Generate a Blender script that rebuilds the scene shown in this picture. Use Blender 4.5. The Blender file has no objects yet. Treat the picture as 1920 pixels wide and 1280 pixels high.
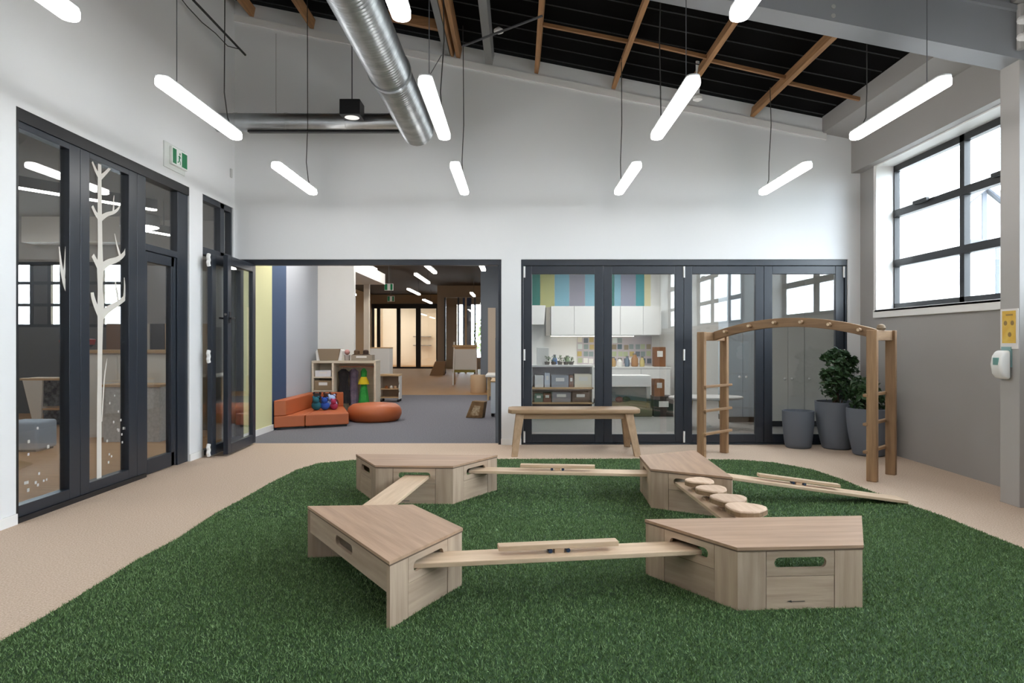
import bpy, bmesh, math, random
import numpy as np
from mathutils import Vector, Matrix
random.seed(7); RNG = np.random.default_rng(7)
S = bpy.context.scene
C = S.collection
PI = math.pi
# ------------------------------------------------------------------ camera, world, exposure
F, CH, VX, VY = 1280.0, 1.2, 970.0, 641.0          # focal length in px (1920 wide), eye height, vanishing point
cam_d = bpy.data.cameras.new('camera'); cam = bpy.data.objects.new('camera', cam_d); C.objects.link(cam)
cam.location = (0, 0, CH); cam.rotation_euler = (PI/2, 0, 0)
cam_d.sensor_width = 36; cam_d.lens = F/1920*36; cam_d.clip_start = .05; cam_d.clip_end = 300
cam_d.shift_x = -(VX-960)/1920; cam_d.shift_y = (VY-640)/1920
S.camera = cam
S.view_settings.view_transform = 'Standard'; S.view_settings.look = 'None'
S.view_settings.gamma = 1; S.view_settings.use_curve_mapping = False
S.view_settings.exposure = 0.6
W = bpy.data.worlds.new('overcast_sky'); S.world = W; W.use_nodes = True
bg = W.node_tree.nodes['Background']; bg.inputs[0].default_value = (.80, .90, 1, 1); bg.inputs[1].default_value = 13.0
LAMP, DIM = 13.0, 13.0                               # emission of the battens here and in the rooms beyond

# ------------------------------------------------------------------ pixel helpers (directions from the photo)
def gp(x, y, z=0.0):                                # point on the plane at height z
    Y = F*(CH-z)/(y-VY); return Vector(((x-VX)*Y/F, Y, z))
def at(x, y, Y): return Vector(((x-VX)*Y/F, Y, CH-(y-VY)*Y/F))
def xat(x, Y): return (x-VX)*Y/F
def zat(y, Y): return CH-(y-VY)*Y/F
def yat(x, X): return X*F/(x-VX)

# ------------------------------------------------------------------ materials
def lin(c):
    if isinstance(c, str): c = [int(c[i:i+2], 16)/255 for i in (0, 2, 4)]
    return tuple(v/12.92 if v <= .04045 else ((v+.055)/1.055)**2.4 for v in c)
MATS = {}
def mat(name, col, rough=.6, metal=0, spec=.5, var=0, scale=8, stretch=(1, 1, 1), col2=None, bump=0, bscale=60, coat=0, detail=4, emit=0):
    if name in MATS: return MATS[name]
    m = bpy.data.materials.new(name); m.use_nodes = True; nt = m.node_tree; b = nt.nodes['Principled BSDF']
    c = lin(col); b.inputs['Base Color'].default_value = (*c, 1)
    b.inputs['Roughness'].default_value = rough; b.inputs['Metallic'].default_value = metal
    b.inputs['Specular IOR Level'].default_value = spec; b.inputs['Coat Weight'].default_value = coat
    if emit:
        b.inputs['Emission Color'].default_value = (*c, 1); b.inputs['Emission Strength'].default_value = emit
    if var or bump or col2:
        tc = nt.nodes.new('ShaderNodeTexCoord'); mp = nt.nodes.new('ShaderNodeMapping')
        mp.inputs['Scale'].default_value = stretch
        nt.links.new(tc.outputs['Object'], mp.inputs[0])
    if var or col2:
        n = nt.nodes.new('ShaderNodeTexNoise'); n.inputs['Scale'].default_value = scale; n.inputs['Detail'].default_value = detail
        nt.links.new(mp.outputs[0], n.inputs['Vector'])
        r = nt.nodes.new('ShaderNodeValToRGB'); r.color_ramp.elements[0].position = .3; r.color_ramp.elements[1].position = .7
        c2 = lin(col2) if col2 else tuple(min(1, v*(1+var)) for v in c)
        c1 = c if col2 else tuple(v*(1-var) for v in c)
        r.color_ramp.elements[0].color = (*c1, 1); r.color_ramp.elements[1].color = (*c2, 1)
        nt.links.new(n.outputs[0], r.inputs[0]); nt.links.new(r.outputs[0], b.inputs['Base Color'])
    if bump:
        n2 = nt.nodes.new('ShaderNodeTexNoise'); n2.inputs['Scale'].default_value = bscale; n2.inputs['Detail'].default_value = 3
        nt.links.new(mp.outputs[0], n2.inputs['Vector'])
        bp = nt.nodes.new('ShaderNodeBump'); bp.inputs['Strength'].default_value = bump; bp.inputs['Distance'].default_value = .01
        nt.links.new(n2.outputs[0], bp.inputs['Height']); nt.links.new(bp.outputs[0], b.inputs['Normal'])
    MATS[name] = m; return m
def wood(name, c1, c2, axis='x', rough=.6, sc=1.0):
    st = {'x': (1.2, 14, 14), 'y': (14, 1.2, 14), 'z': (14, 14, 1.2)}[axis]
    new = name not in MATS; m = mat(name, c1, rough, col2=c2, scale=2.2*sc, stretch=st, bump=.12, bscale=6, detail=6)
    if new:                                          # boards differ a little in tone
        nt = m.node_tree; b = nt.nodes['Principled BSDF']; src = b.inputs['Base Color'].links[0].from_socket
        oi = nt.nodes.new('ShaderNodeObjectInfo'); mr = nt.nodes.new('ShaderNodeMapRange'); mr.inputs[3].default_value = .86; mr.inputs[4].default_value = 1.1
        hs_ = nt.nodes.new('ShaderNodeHueSaturation'); nt.links.new(oi.outputs['Random'], mr.inputs[0]); nt.links.new(mr.outputs[0], hs_.inputs['Value'])
        nt.links.new(src, hs_.inputs['Color']); nt.links.new(hs_.outputs[0], b.inputs['Base Color'])
    return m
def glass(name, tint=(.93, .95, .95), f0=.07):
    m = bpy.data.materials.new(name); m.use_nodes = True; nt = m.node_tree; nt.nodes.clear()
    o = nt.nodes.new('ShaderNodeOutputMaterial'); mx = nt.nodes.new('ShaderNodeMixShader')
    t = nt.nodes.new('ShaderNodeBsdfTransparent'); t.inputs[0].default_value = (*tint, 1)
    g = nt.nodes.new('ShaderNodeBsdfGlossy'); g.inputs['Roughness'].default_value = 0.0; g.inputs['Color'].default_value = (1, 1, 1, 1)
    ge = nt.nodes.new('ShaderNodeNewGeometry')
    d = nt.nodes.new('ShaderNodeVectorMath'); d.operation = 'DOT_PRODUCT'
    nt.links.new(ge.outputs['Incoming'], d.inputs[0]); nt.links.new(ge.outputs['Normal'], d.inputs[1])
    def mth(op, a, b=None):
        n = nt.nodes.new('ShaderNodeMath'); n.operation = op
        for i, v in enumerate((a, b)):
            if v is None: continue
            if isinstance(v, (int, float)): n.inputs[i].default_value = v
            else: nt.links.new(v, n.inputs[i])
        return n.outputs[0]
    fr = mth('ADD', mth('MULTIPLY', mth('POWER', mth('SUBTRACT', 1.0, mth('ABSOLUTE', d.outputs['Value'])), 5.0), 1-f0), f0)
    nt.links.new(fr, mx.inputs[0]); nt.links.new(t.outputs[0], mx.inputs[1]); nt.links.new(g.outputs[0], mx.inputs[2])
    nt.links.new(mx.outputs[0], o.inputs[0]); MATS[name] = m; return m
def emit(name, col, st):
    m = bpy.data.materials.new(name); m.use_nodes = True; nt = m.node_tree; nt.nodes.clear()
    o = nt.nodes.new('ShaderNodeOutputMaterial'); e = nt.nodes.new('ShaderNodeEmission')
    e.inputs[0].default_value = (*col, 1); e.inputs[1].default_value = st
    nt.links.new(e.outputs[0], o.inputs[0]); MATS[name] = m; return m

white = mat('white_paint', 'e4e5e6', .6, bump=.03, bscale=90)
ceilwhite = mat('white_trim', 'e9e8e6', .5)
grey = mat('grey_paint', '9b9895', .55, bump=.03, bscale=90)
lgrey = mat('light_grey_paint', 'a8a5a2', .55, bump=.03, bscale=90)
beamg = mat('beam_grey', '8c8e92', .5, var=.05, scale=2)
alu = mat('charcoal_aluminium', '1e252f', .36, spec=.6)
aludark = mat('black_aluminium', '17181b', .4)
floorm = mat('resin_bound_floor', 'd6c2ae', .85, col2='b59c86', scale=110, bump=.3, bscale=160, detail=3)
turfm = mat('turf_backing', '2c4a22', .95, col2='1d3518', scale=60)
blade = bpy.data.materials.new('turf_blades'); blade.use_nodes = True
_nt = blade.node_tree; _b = _nt.nodes['Principled BSDF']; _b.inputs['Roughness'].default_value = .55
_g = _nt.nodes.new('ShaderNodeNewGeometry'); _r = _nt.nodes.new('ShaderNodeValToRGB')
_r.color_ramp.elements[0].color = (*lin('46622f'), 1); _r.color_ramp.elements[1].color = (*lin('8fab76'), 1)
_e = _r.color_ramp.elements.new(.55); _e.color = (*lin('597a43'), 1)
_nt.links.new(_g.outputs['Random Per Island'], _r.inputs[0]); _nt.links.new(_r.outputs[0], _b.inputs['Base Color'])
ply = {a: wood('plywood_'+a, 'bba58f', 'a48d78', a, .6) for a in 'xyz'}
plytop = wood('plywood_top', 'b39379', '9c7e66', 'x', .5, .8)
plyedge = mat('plywood_edge', '5f4d3d', .7)
plank = wood('plank_wood', 'd2b99d', 'bea386', 'x', .55)
oak = {a: wood('frame_timber_'+a, 'a38260', '83664a', a, .6) for a in 'xyz'}
benchw = {a: wood('bench_timber_'+a, 'ab8e6f', '94795b', a, .5) for a in 'xyz'}
purl = wood('purlin_timber', 'b8895c', '8f6844', 'y', .7)
noggm = wood('noggin_timber', 'a87a52', '85603e', 'x', .7)
purlg = mat('steel_purlin', '8d8d8c', .5, metal=.3)
black = mat('roof_underlay', '0b0a0a', .9, spec=.05)
wire = mat('wire_grey', '55565a', .5); meshw = mat('mesh_wire_dark', '2b2b2d', .6)
wired = mat('cable_dark', '2c2a28', .6)
galv = mat('galvanised_steel', 'b6babd', .30, metal=.9, var=.12, scale=5, stretch=(1, .4, 1))
galvf = mat('spiral_duct_steel', 'a9adb0', .34, metal=.85, var=.2, scale=6, stretch=(1, 1.5, 1))
pot = mat('planter_grey', '666d78', .65, bump=.05, bscale=120)
soil = mat('soil', '2a211a', .95, var=.3, scale=40)
leafm = mat('leaf_green', '1f3a22', .4, col2='37562f', scale=14)
stemm = mat('stem_brown', '4d3d2c', .8)
lampglow = emit('lamp_diffuser_glow', (1, .98, .955), LAMP)
lampglow2 = emit('far_lamp_glow', (1, .95, .88), DIM); fillglow = emit('fill_lamp_glow', (1, .96, .91), DIM*2.2); kitglow = emit('kitchen_lamp_glow', (1, .98, .97), DIM*1.4); softglow = emit('soft_lamp_glow', (1, .95, .88), 5)
lamph = mat('lamp_housing', 'c9cbcc', .4)
G = glass('door_glass'); GW = glass('window_glass', (.97, .98, .98))
rubberb = mat('blue_rubber', '1d3450', .5)
hingem = mat('white_hinge', 'e8e8e6', .4)
chrome = mat('chrome', 'd0d0d0', .2, metal=1)
orange = mat('orange_vinyl', 'b45f34', .5, var=.05, scale=3)
carpet = mat('grey_carpet', '797980', .95, col2='5d5d66', scale=60, bump=.4, bscale=120)
timberf = mat('timber_floor', 'b0875a', .6, col2='9d764b', scale=3, stretch=(1, 8, 1))
greyfloor = mat('grey_vinyl_floor', '7f7c79', .5)

# ------------------------------------------------------------------ mesh building
class MB:
    def __init__(s): s.v = []; s.f = []
    def add(s, v, f):
        o = len(s.v); s.v += [tuple(p) for p in v]; s.f += [tuple(i+o for i in q) for q in f]; return s
    def box(s, x0, x1, y0, y1, z0, z1):
        v = [(x, y, z) for z in (z0, z1) for y in (y0, y1) for x in (x0, x1)]
        return s.add(v, [(0, 2, 3, 1), (4, 5, 7, 6), (0, 1, 5, 4), (1, 3, 7, 5), (3, 2, 6, 7), (2, 0, 4, 6)])
    def obox(s, M, sx, sy, sz):
        v = [M @ Vector((x*sx/2, y*sy/2, z*sz/2)) for z in (-1, 1) for y in (-1, 1) for x in (-1, 1)]
        return s.add(v, [(0, 2, 3, 1), (4, 5, 7, 6), (0, 1, 5, 4), (1, 3, 7, 5), (3, 2, 6, 7), (2, 0, 4, 6)])
    def bar(s, a, b, w, h, up=(0, 0, 1)):           # box from a to b, w wide, h high
        a, b = Vector(a), Vector(b); d = b-a; L = d.length; d.normalize(); u = Vector(up)
        r = d.cross(u); r.normalize(); u = r.cross(d)
        M = Matrix((d, r, u)).transposed().to_4x4(); M.translation = (a+b)/2
        return s.obox(M, L, w, h)
    def prism(s, poly, z0, z1, ax='z'):
        n = len(poly); P = {'z': lambda p, t: (p[0], p[1], t), 'y': lambda p, t: (p[0], t, p[1]), 'x': lambda p, t: (t, p[0], p[1])}[ax]
        v = [P(p, z0) for p in poly]+[P(p, z1) for p in poly]
        return s.add(v, [tuple(range(n))[::-1], tuple(range(n, 2*n))]+[(i, (i+1) % n, n+(i+1) % n, n+i) for i in range(n)])
    def tube(s, pts, r, n=8, caps=True):
        pts = [Vector(p) for p in pts]; k = len(pts); rs = r if isinstance(r, (list, tuple)) else [r]*k
        rings = []; prev = None
        for i, p in enumerate(pts):
            d = (pts[min(i+1, k-1)]-pts[max(i-1, 0)]).normalized()
            if prev is None:
                u = Vector((0, 0, 1)) if abs(d.z) < .9 else Vector((1, 0, 0)); a = d.cross(u).normalized()
            else: a = (prev-d*prev.dot(d)).normalized()
            prev = a; b = d.cross(a)
            rings.append([p+(a*math.cos(2*PI*j/n)+b*math.sin(2*PI*j/n))*rs[i] for j in range(n)])
        v = [q for R in rings for q in R]
        f = [(i*n+j, i*n+(j+1) % n, (i+1)*n+(j+1) % n, (i+1)*n+j) for i in range(k-1) for j in range(n)]
        if caps: f += [tuple(range(n))[::-1], tuple((k-1)*n+j for j in range(n))]
        return s.add(v, f)
    def lathe(s, prof, n=24, c=(0, 0, 0), sx=1, sy=1):
        k = len(prof); v = []
        for r, z in prof: v += [(c[0]+sx*r*math.cos(2*PI*j/n), c[1]+sy*r*math.sin(2*PI*j/n), c[2]+z) for j in range(n)]
        f = [(i*n+j, i*n+(j+1) % n, (i+1)*n+(j+1) % n, (i+1)*n+j) for i in range(k-1) for j in range(n)]
        f += [tuple(range(n))[::-1], tuple((k-1)*n+j for j in range(n))]
        return s.add(v, f)
    def ball(s, c, r, n=12):
        r = r if isinstance(r, (tuple, list)) else (r, r, r)
        v = [(c[0], c[1], c[2]-r[2])]; m = n//2
        for i in range(1, m):
            t = -PI/2+PI*i/m
            v += [(c[0]+r[0]*math.cos(t)*math.cos(2*PI*j/n), c[1]+r[1]*math.cos(t)*math.sin(2*PI*j/n), c[2]+r[2]*math.sin(t)) for j in range(n)]
        v.append((c[0], c[1], c[2]+r[2])); e = len(v)-1
        f = [(0, 1+(j+1) % n, 1+j) for j in range(n)]
        f += [(1+i*n+j, 1+i*n+(j+1) % n, 1+(i+1)*n+(j+1) % n, 1+(i+1)*n+j) for i in range(m-2) for j in range(n)]
        f += [(e, 1+(m-2)*n+j, 1+(m-2)*n+(j+1) % n) for j in range(n)]
        return s.add(v, f)
    def build(s, name, m, parent=None, bevel=0, seg=2, smooth=False, loc=None, rotz=0, ang=35):
        me = bpy.data.meshes.new(name); me.from_pydata(s.v, [], s.f)
        bm = bmesh.new(); bm.from_mesh(me); bmesh.ops.recalc_face_normals(bm, faces=bm.faces)
        if bevel:
            ed = [e for e in bm.edges if len(e.link_faces) == 2 and e.calc_face_angle(0) > .5]
            bmesh.ops.bevel(bm, geom=ed, offset=bevel, segments=seg, affect='EDGES', profile=.5)
        bm.to_mesh(me); bm.free()
        if bevel and not smooth and seg <= 2 and ang == 35: ang = 14
        if smooth or bevel:
            me.polygons.foreach_set('use_smooth', [True]*len(me.polygons)); me.set_sharp_from_angle(angle=math.radians(ang))
        me.materials.append(m)
        o = bpy.data.objects.new(name, me); C.objects.link(o)
        if loc is not None: o.location = loc
        o.rotation_euler.z = rotz
        if parent: o.parent = parent
        return o
def tag(o, label, cat, group=None, kind=None):
    o['label'] = label; o['category'] = cat
    if group: o['group'] = group
    if kind: o['kind'] = kind
    return o
def thing(name, label, cat, loc=(0, 0, 0), rotz=0, group=None):
    o = bpy.data.objects.new(name, None); C.objects.link(o); o.empty_display_size = .1
    o.location = loc; o.rotation_euler.z = rotz
    return tag(o, label, cat, group)
def struct(o, label=None):
    o['kind'] = 'structure'
    if label: o['label'] = label
    return o
def copy_tree(o, parent=None, label=None):
    c = o.copy(); C.objects.link(c); c.parent = parent
    if label: c['label'] = label
    for ch in list(o.children): copy_tree(ch, c)
    return c
def B(*a): return MB().box(*a)
S.cycles.transparent_max_bounces = 32; S.cycles.max_bounces = 10; S.cycles.diffuse_bounces = 6; S.cycles.glossy_bounces = 6
S.cycles.sample_clamp_indirect = 6; S.cycles.use_denoising = True; S.cycles.caustics_reflective = False

# ================================================================== ROOM SHELL
XL, XR, YB, YF = -3.30, 4.004, 7.97, -3.2           # left, right, back and front wall faces
WT = 0.13                                            # back wall thickness
def roof(X): return 4.376-.2*X                       # underside of the purlins
ZD = 2.165                                           # head of the openings in the back wall
GY = 8.03                                            # plane of the folding doors
# floor
struct(MB().prism([(XL-.15, YF), (XR+.25, YF), (XR+.25, YB+WT), (XL-.15, YB+WT)], -.1, 0).build('floor', floorm), 'pink beige resin bound stone floor around the turf')
# turf outline on the ground
tpx = [(0, 1208), (109, 1145.6), (194, 1092.5), (259, 1052), (331, 1014), (406, 964), (453, 939), (506, 908), (556, 883), (597, 870.5), (668, 864),
       (800, 862.5), (930, 862.5), (1060, 862.5), (1200, 862), (1323, 863), (1388, 864), (1450, 869), (1523, 882), (1579, 901), (1630, 922), (1696, 946), (1765, 969), (1840, 1000), (1920, 1032)]
turf = [(p.x, p.y) for p in (gp(*q) for q in tpx)]
turf += [(2.98, 3.2), (2.9, 2.2), (2.6, 1.2), (2.0, .3), (1.2, -.3), (.2, -.5), (-.8, -.3), (-1.6, .3), (-2.05, 1.1), (-2.2, 2.0)]
tf = MB().prism(turf, .001, .012).build('artificial_turf', turfm)
tag(tf, 'dark green artificial turf with a curved edge', 'artificial turf', kind='stuff')
def inside(P, poly):
    r = np.zeros(len(P), bool); j = len(poly)-1
    for i in range(len(poly)):
        xi, yi = poly[i]; xj, yj = poly[j]
        c = ((yi > P[:, 1]) != (yj > P[:, 1])) & (P[:, 0] < (xj-xi)*(P[:, 1]-yi)/(yj-yi+1e-12)+xi); r ^= c; j = i
    return r
P = np.concatenate([RNG.uniform((-2.4, 2.2), (3.0, 4.6), (330000, 2)), RNG.uniform((-2.4, 4.6), (3.0, 7.2), (150000, 2)), RNG.uniform((-2.4, -.5), (3.0, 2.2), (24000, 2))])
P = P[inside(P, turf)]; n = len(P)
a = RNG.uniform(0, 2*PI, n); h = RNG.uniform(.007, .016, n); l = RNG.uniform(0, .014, n); la = RNG.uniform(0, 2*PI, n); w = np.where(P[:, 1] > 4.6, .0035, .0024)
far = P[:, 1] < 2.2; w[far] *= 3
V = np.empty((n, 3, 3)); V[:, 0, 0] = P[:, 0]-np.cos(a)*w; V[:, 0, 1] = P[:, 1]-np.sin(a)*w; V[:, 1, 0] = P[:, 0]+np.cos(a)*w; V[:, 1, 1] = P[:, 1]+np.sin(a)*w
V[:, :2, 2] = .010; V[:, 2, 0] = P[:, 0]+np.cos(la)*l; V[:, 2, 1] = P[:, 1]+np.sin(la)*l; V[:, 2, 2] = .010+h
me = bpy.data.meshes.new('turf_pile'); me.vertices.add(3*n); me.loops.add(3*n); me.polygons.add(n)
me.vertices.foreach_set('co', V.ravel()); me.loops.foreach_set('vertex_index', np.arange(3*n, dtype=np.int32))
me.polygons.foreach_set('loop_start', np.arange(0, 3*n, 3, dtype=np.int32)); me.update(); me.materials.append(blade)
to = bpy.data.objects.new('turf_pile', me); C.objects.link(to); to.parent = tf; to['kind'] = 'stuff'

# back wall
m = MB()
m.prism([(XL-.15, ZD), (XR+.2, ZD), (XR+.2, roof(XR+.2)+.15), (XL-.15, roof(XL-.15)+.15)], YB, YB+WT, 'y')
m.box(-.187, .044, YB, YB+WT, 0, ZD); m.box(3.86, XR+.2, YB, YB+WT, 0, ZD); m.box(XL-.15, XL-.005, YB, YB+WT, 0, ZD)
wb = struct(m.build('wall_back', white), 'white back wall above the folding doors')
B(-.19, .047, YB-.012, YB, 0, .07).build('skirting', ceilwhite, wb)
MB().prism([(XL, roof(XL)-.02), (3.6, roof(3.6)-.02), (3.6, roof(3.6)-.10), (XL, roof(XL)-.10)], YB-.025, YB, 'y').build('cornice', ceilwhite, wb)
B(XL+.48, XL+.486, YB-.002, YB+.001, 3.75, 4.8).build('panel_joint', lgrey, wb)
# left wall: tall glazed opening, pier, glazed corner
O1, O2, O3, O4, ZG = 4.494, 6.868, 7.159, 7.93, 2.755
m = MB()
m.box(XL-.15, XL, YF, O1, 0, 5.25).box(XL-.15, XL, O1, YB+WT, ZG, 5.25).box(XL-.15, XL, O2, O3, 0, ZG).box(XL-.15, XL, O4, YB, ZD, ZG)
wl = struct(m.build('wall_left', white), 'tall white side wall over the glazed doors')
B(XL, XL+.012, O2+.0, O3, 0, .07).build('skirting', ceilwhite, wl); B(XL, XL+.012, YF, O1, 0, .07).build('skirting', ceilwhite, wl)
# right wall with three windows
SIL, HD = 1.527, 3.168
WIN = [(5.25, 7.615), (.15, 4.75), (-2.9, -.4)]
m = MB(); RX = XR+.26
m.box(XR, RX, YF, YB+WT, -.0, SIL).box(XR, RX, YF, YB+WT, HD, 4.1)
ys = [YF]+[v for w_ in WIN[::-1] for v in w_]+[YB+WT]
for i in range(0, len(ys), 2): m.box(XR, RX, ys[i], ys[i+1], SIL, HD)
wr = struct(m.build('wall_right', grey), 'mid grey side wall below the high windows')
B(3.898, XR, 5.14, YB, HD, 3.72).build('bulkhead', grey, wr)
# front wall behind the viewer
struct(B(XL-.15, RX, YF-.15, YF, 0, 5.3).build('wall_front', white), 'white end wall')
# column and roof beam
cx0 = 3.633
col = struct(B(cx0, XR, 4.94, 5.137, 0, 3.30).build('trim_1', lgrey, bevel=.004), 'grey boxed column carrying the roof beam')
B(cx0, XR, 5.137, 5.14, 0, .01).build('column_foot', lgrey, col)
bz = lambda X: 3.255+.2*(3.58-X)
m = MB().prism([(-3.3, bz(-3.3)), (XR, bz(XR)), (XR, bz(XR)+.50), (-3.3, bz(-3.3)+.50)], 4.93, 5.14, 'y')
bm_ = struct(m.build('trim_2', beamg), 'grey boxed roof beam sloping down to the column')
MB().prism([(-3.3, bz(-3.3)+.33), (3.6, bz(3.6)+.33), (3.6, bz(3.6)+.37), (-3.3, bz(-3.3)+.37)], 4.90, 4.93, 'y').build('beam_lip', beamg, bm_)
for i in range(2): MB().tube([at(1563, 12+i*17, 4.925), at(1563, 12+i*17, 4.925)+Vector((0, .012, 0))], .016, 10).build('bolt', lgrey, bm_)
MB().tube([(cx0-.02, 4.9, 3.3), (cx0-.02, 4.9, 3.62)], .025, 10).build('conduit', lgrey, bm_)
for z in (3.38, 3.5): MB().ball((cx0-.02, 4.885, z), .035).build('junction_fitting', ceilwhite, bm_)
# ceiling: black underlay, purlins, noggins, grey margin
ce = struct(MB().prism([(XL-.2, roof(XL-.2)+.16), (XR+.3, roof(XR+.3)+.16), (XR+.3, roof(XR+.3)+.3), (XL-.2, roof(XL-.2)+.3)], YF-.2, YB+.3, 'y').build('ceiling', black), 'black roof underlay between timber purlins')
MB().prism([(3.56, roof(3.56)-.03), (3.91, roof(3.91)-.03), (3.91, roof(3.91)+.16), (3.56, roof(3.56)+.16)], 5.14, YB, 'y').build('ceiling_margin', grey, ce)
MB().prism([(3.56, roof(3.56)-.03), (XR, roof(XR)-.03), (XR, roof(XR)+.16), (3.56, roof(3.56)+.16)], YF, 4.93, 'y').build('ceiling_margin', grey, ce)
def purlin(X, wd, mt, y0=YF, y1=YB, dz=0):
    z = roof(X)+dz
    o = B(-wd/2, wd/2, 0, y1-y0, 0, .11).build('purlin', mt, ce, loc=(X, y0, z)); o.rotation_euler.y = math.atan(.2)
for X in (2.74, 1.91, 1.12, .22, -.69, -1.5, -2.4, -3.1): purlin(X, .046, purl)
purlin(-.33, .085, purlg, 5.14, YB-.08, -.03); purlin(-.82, .07, purlg); purlin(-.76, .03, purl)
def noggin(X0, X1, Y0, Y1, mt=noggm, wd=.03, hh=.035, dz=.06):
    MB().bar((X0, Y0, roof(X0)+dz), (X1, Y1, roof(X1)+dz), wd, hh).build('noggin', mt, ce)
noggin(.22, 1.12, 6.85, 6.85); noggin(1.12, 1.91, 6.8, 6.85); noggin(1.91, 2.74, 6.9, 6.95); noggin(2.74, 3.56, 7.05, 7.1)
noggin(-1.5, -.82, 7.35, 7.35, wd=.06, hh=.1); noggin(-2.4, -1.5, 6.6, 6.6); noggin(-3.1, -2.4, 6.5, 6.5); noggin(-.69, .22, 5.9, 5.9)
for k in range(9):
    Y = 5.3+k*.31
    MB().tube([(XL, Y, roof(XL)+.12), (3.50, Y+.02, roof(3.50)+.12)], .006, 5).build('mesh_wire', meshw, ce)
MB().tube([at(868, 86, 7.2), at(1016, 30, 6.4)], .012, 8).build('brace_rod', wire, ce)
MB().lathe([(.01, -.02), (.05, 0), (.05, .02), (.01, .05)], 12, at(935, 60, 6.9)).build('ceiling_fitting', ceilwhite, ce)  # white cap on the brace rod
MB().lathe([(.01, -.02), (.05, 0), (.05, .03), (.02, .06), (.02, .5)], 12, at(1308, 187, 7.2)).build('ceiling_fitting', ceilwhite, ce, smooth=True)  # sprinkler head

# windows in the right wall
def window(n, y0, y1, label):
    fx = XR+.215
    t = thing('window_%d' % n, label, 'window', (fx, y0, SIL)); struct(t, label); del t['category']
    L, Hh = y1-y0, HD-SIL
    m = MB()                                         # white reveal lining and sill
    for a in ((-.225, .035, .0005, .014, .03, Hh-.0005), (-.225, .035, L-.014, L-.0005, .03, Hh-.0005), (-.225, .035, .014, L-.014, Hh-.014, Hh-.0005)):
        m.box(*a)
    for a in ((-.23, -.213, -.03, .0, -.06, Hh+.03), (-.23, -.213, L, L+.03, -.06, Hh+.03)): m.box(*a)
    m.build('reveal', ceilwhite, t); B(-.24, .035, .001, L-.001, .0005, .03).box(-.24, -.2155, -.03, L+.03, -.06, .03).build('sill', ceilwhite, t, bevel=.006)
    fw = .068; zr = [.03, 2.07-SIL, 2.62-SIL, Hh]
    nc = max(2, round(L/1.17)); cw = L/nc
    m = MB().box(-.03, .03, .015, L-.015, .03, .03+fw).box(-.03, .03, .015, L-.015, Hh-fw-.014, Hh-.014)
    for i in range(nc+1): m.box(-.03, .03, max(.014, i*cw-fw/2), min(L-.014, i*cw+fw/2), .03, Hh-.014)
    for z in zr[1:3]: m.box(-.035, .035, .0145, L-.0145, z-fw/2-.005, z+fw/2+.005)
    m.build('window_frame', aludark, t)
    for i in range(nc):
        for j in range(3): B(-.003, .003, i*cw+fw/2-.008, (i+1)*cw-fw/2+.008, zr[j]+fw/2-.008, zr[j+1]-fw/2+.008).build('pane', GW, t)
        B(-.075, -.035, i*cw+cw*.42, i*cw+cw*.62, zr[2]+.015, zr[2]+.055).build('latch', aludark, t, bevel=.006)
window(1, *WIN[0], 'black framed high window beside the boxed column'); window(2, *WIN[1], 'black framed high window'); window(3, *WIN[2], 'black framed high window')

# ------------------------------------------------------------------ glazing, left wall
def rect_frame(m, y0, y1, z0, z1, x0, x1, st, top, bot):
    return m.box(x0, x1, y0, y0+st, z0, z1).box(x0, x1, y1-st, y1, z0, z1).box(x0, x1, y0+st, y1-st, z1-top, z1).box(x0, x1, y0+st, y1-st, z0, z0+bot)
fx0, fx1 = XL-.09, XL-.015
g1 = thing('door_1', 'tall black framed glazed screen with a white tree decal', 'door', (XL, O1, 0)); struct(g1, g1['label']); del g1['category']
def gpart(m, name, mt, par, org=None, **k):
    org = org or Vector(par.location); m.v = [tuple(Vector(v)-org) for v in m.v]; return m.build(name, mt, par, **k)
gpart(B(fx0, XL-.002, O1, O2, ZG-.085, ZG).box(fx0, fx1+.01, O1, O1+.03, 0, ZG), 'frame_head', aludark, g1)
gpart(B(fx0, XL+.004, O1, 6.07, 0, .035), 'frame_sill', aludark, g1)
leaves = [(O1+.03, 5.178), (5.182, 5.952), (5.956, 6.10)]
for k, (y0, y1) in enumerate(leaves[:2]):
    s0 = .015 if k == 0 else .11
    m = MB().box(fx0, fx1, y0, y0+s0, .035, ZG-.085).box(fx0, fx1, y1-.125, y1, .035, ZG-.085).box(fx0, fx1, y0+s0, y1-.125, ZG-.13, ZG-.085).box(fx0, fx1, y0+s0, y1-.125, .035, .11)
    fr = gpart(m, 'leaf_frame', alu, g1, bevel=.003)
    gpart(B(fx0+.034, fx0+.041, y0+s0-.006, y1-.119, .104, ZG-.124), 'pane', G, g1)
gpart(B(fx0, fx1, 5.956, 6.09, .0, ZG-.085), 'mullion', alu, g1, bevel=.003)
# door leaf with transom
gpart(B(fx0, fx1, 6.09, 6.66, 2.02, 2.08).box(fx0, fx1, 6.66, O2, 0, ZG-.085), 'transom_frame', alu, g1, bevel=.003)
gpart(B(fx0+.034, fx0+.041, 6.084, 6.666, 2.074, ZG-.079), 'pane', G, g1)
d2 = thing('door_2', 'black framed glass swing door in the glazed screen', 'door', (XL-.05, 6.10, 0)); struct(d2, d2['label']); del d2['category']
gpart(rect_frame(MB(), 6.10, 6.65, .01, 2.015, fx0+.01, fx1-.01, .035, .09, .13).box(fx0+.01, fx1-.01, 6.56, 6.615, .01, 2.015), 'leaf_frame', alu, d2, bevel=.003)
gpart(B(fx0+.034, fx0+.041, 6.129, 6.566, .134, 1.931), 'pane', G, d2)
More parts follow.
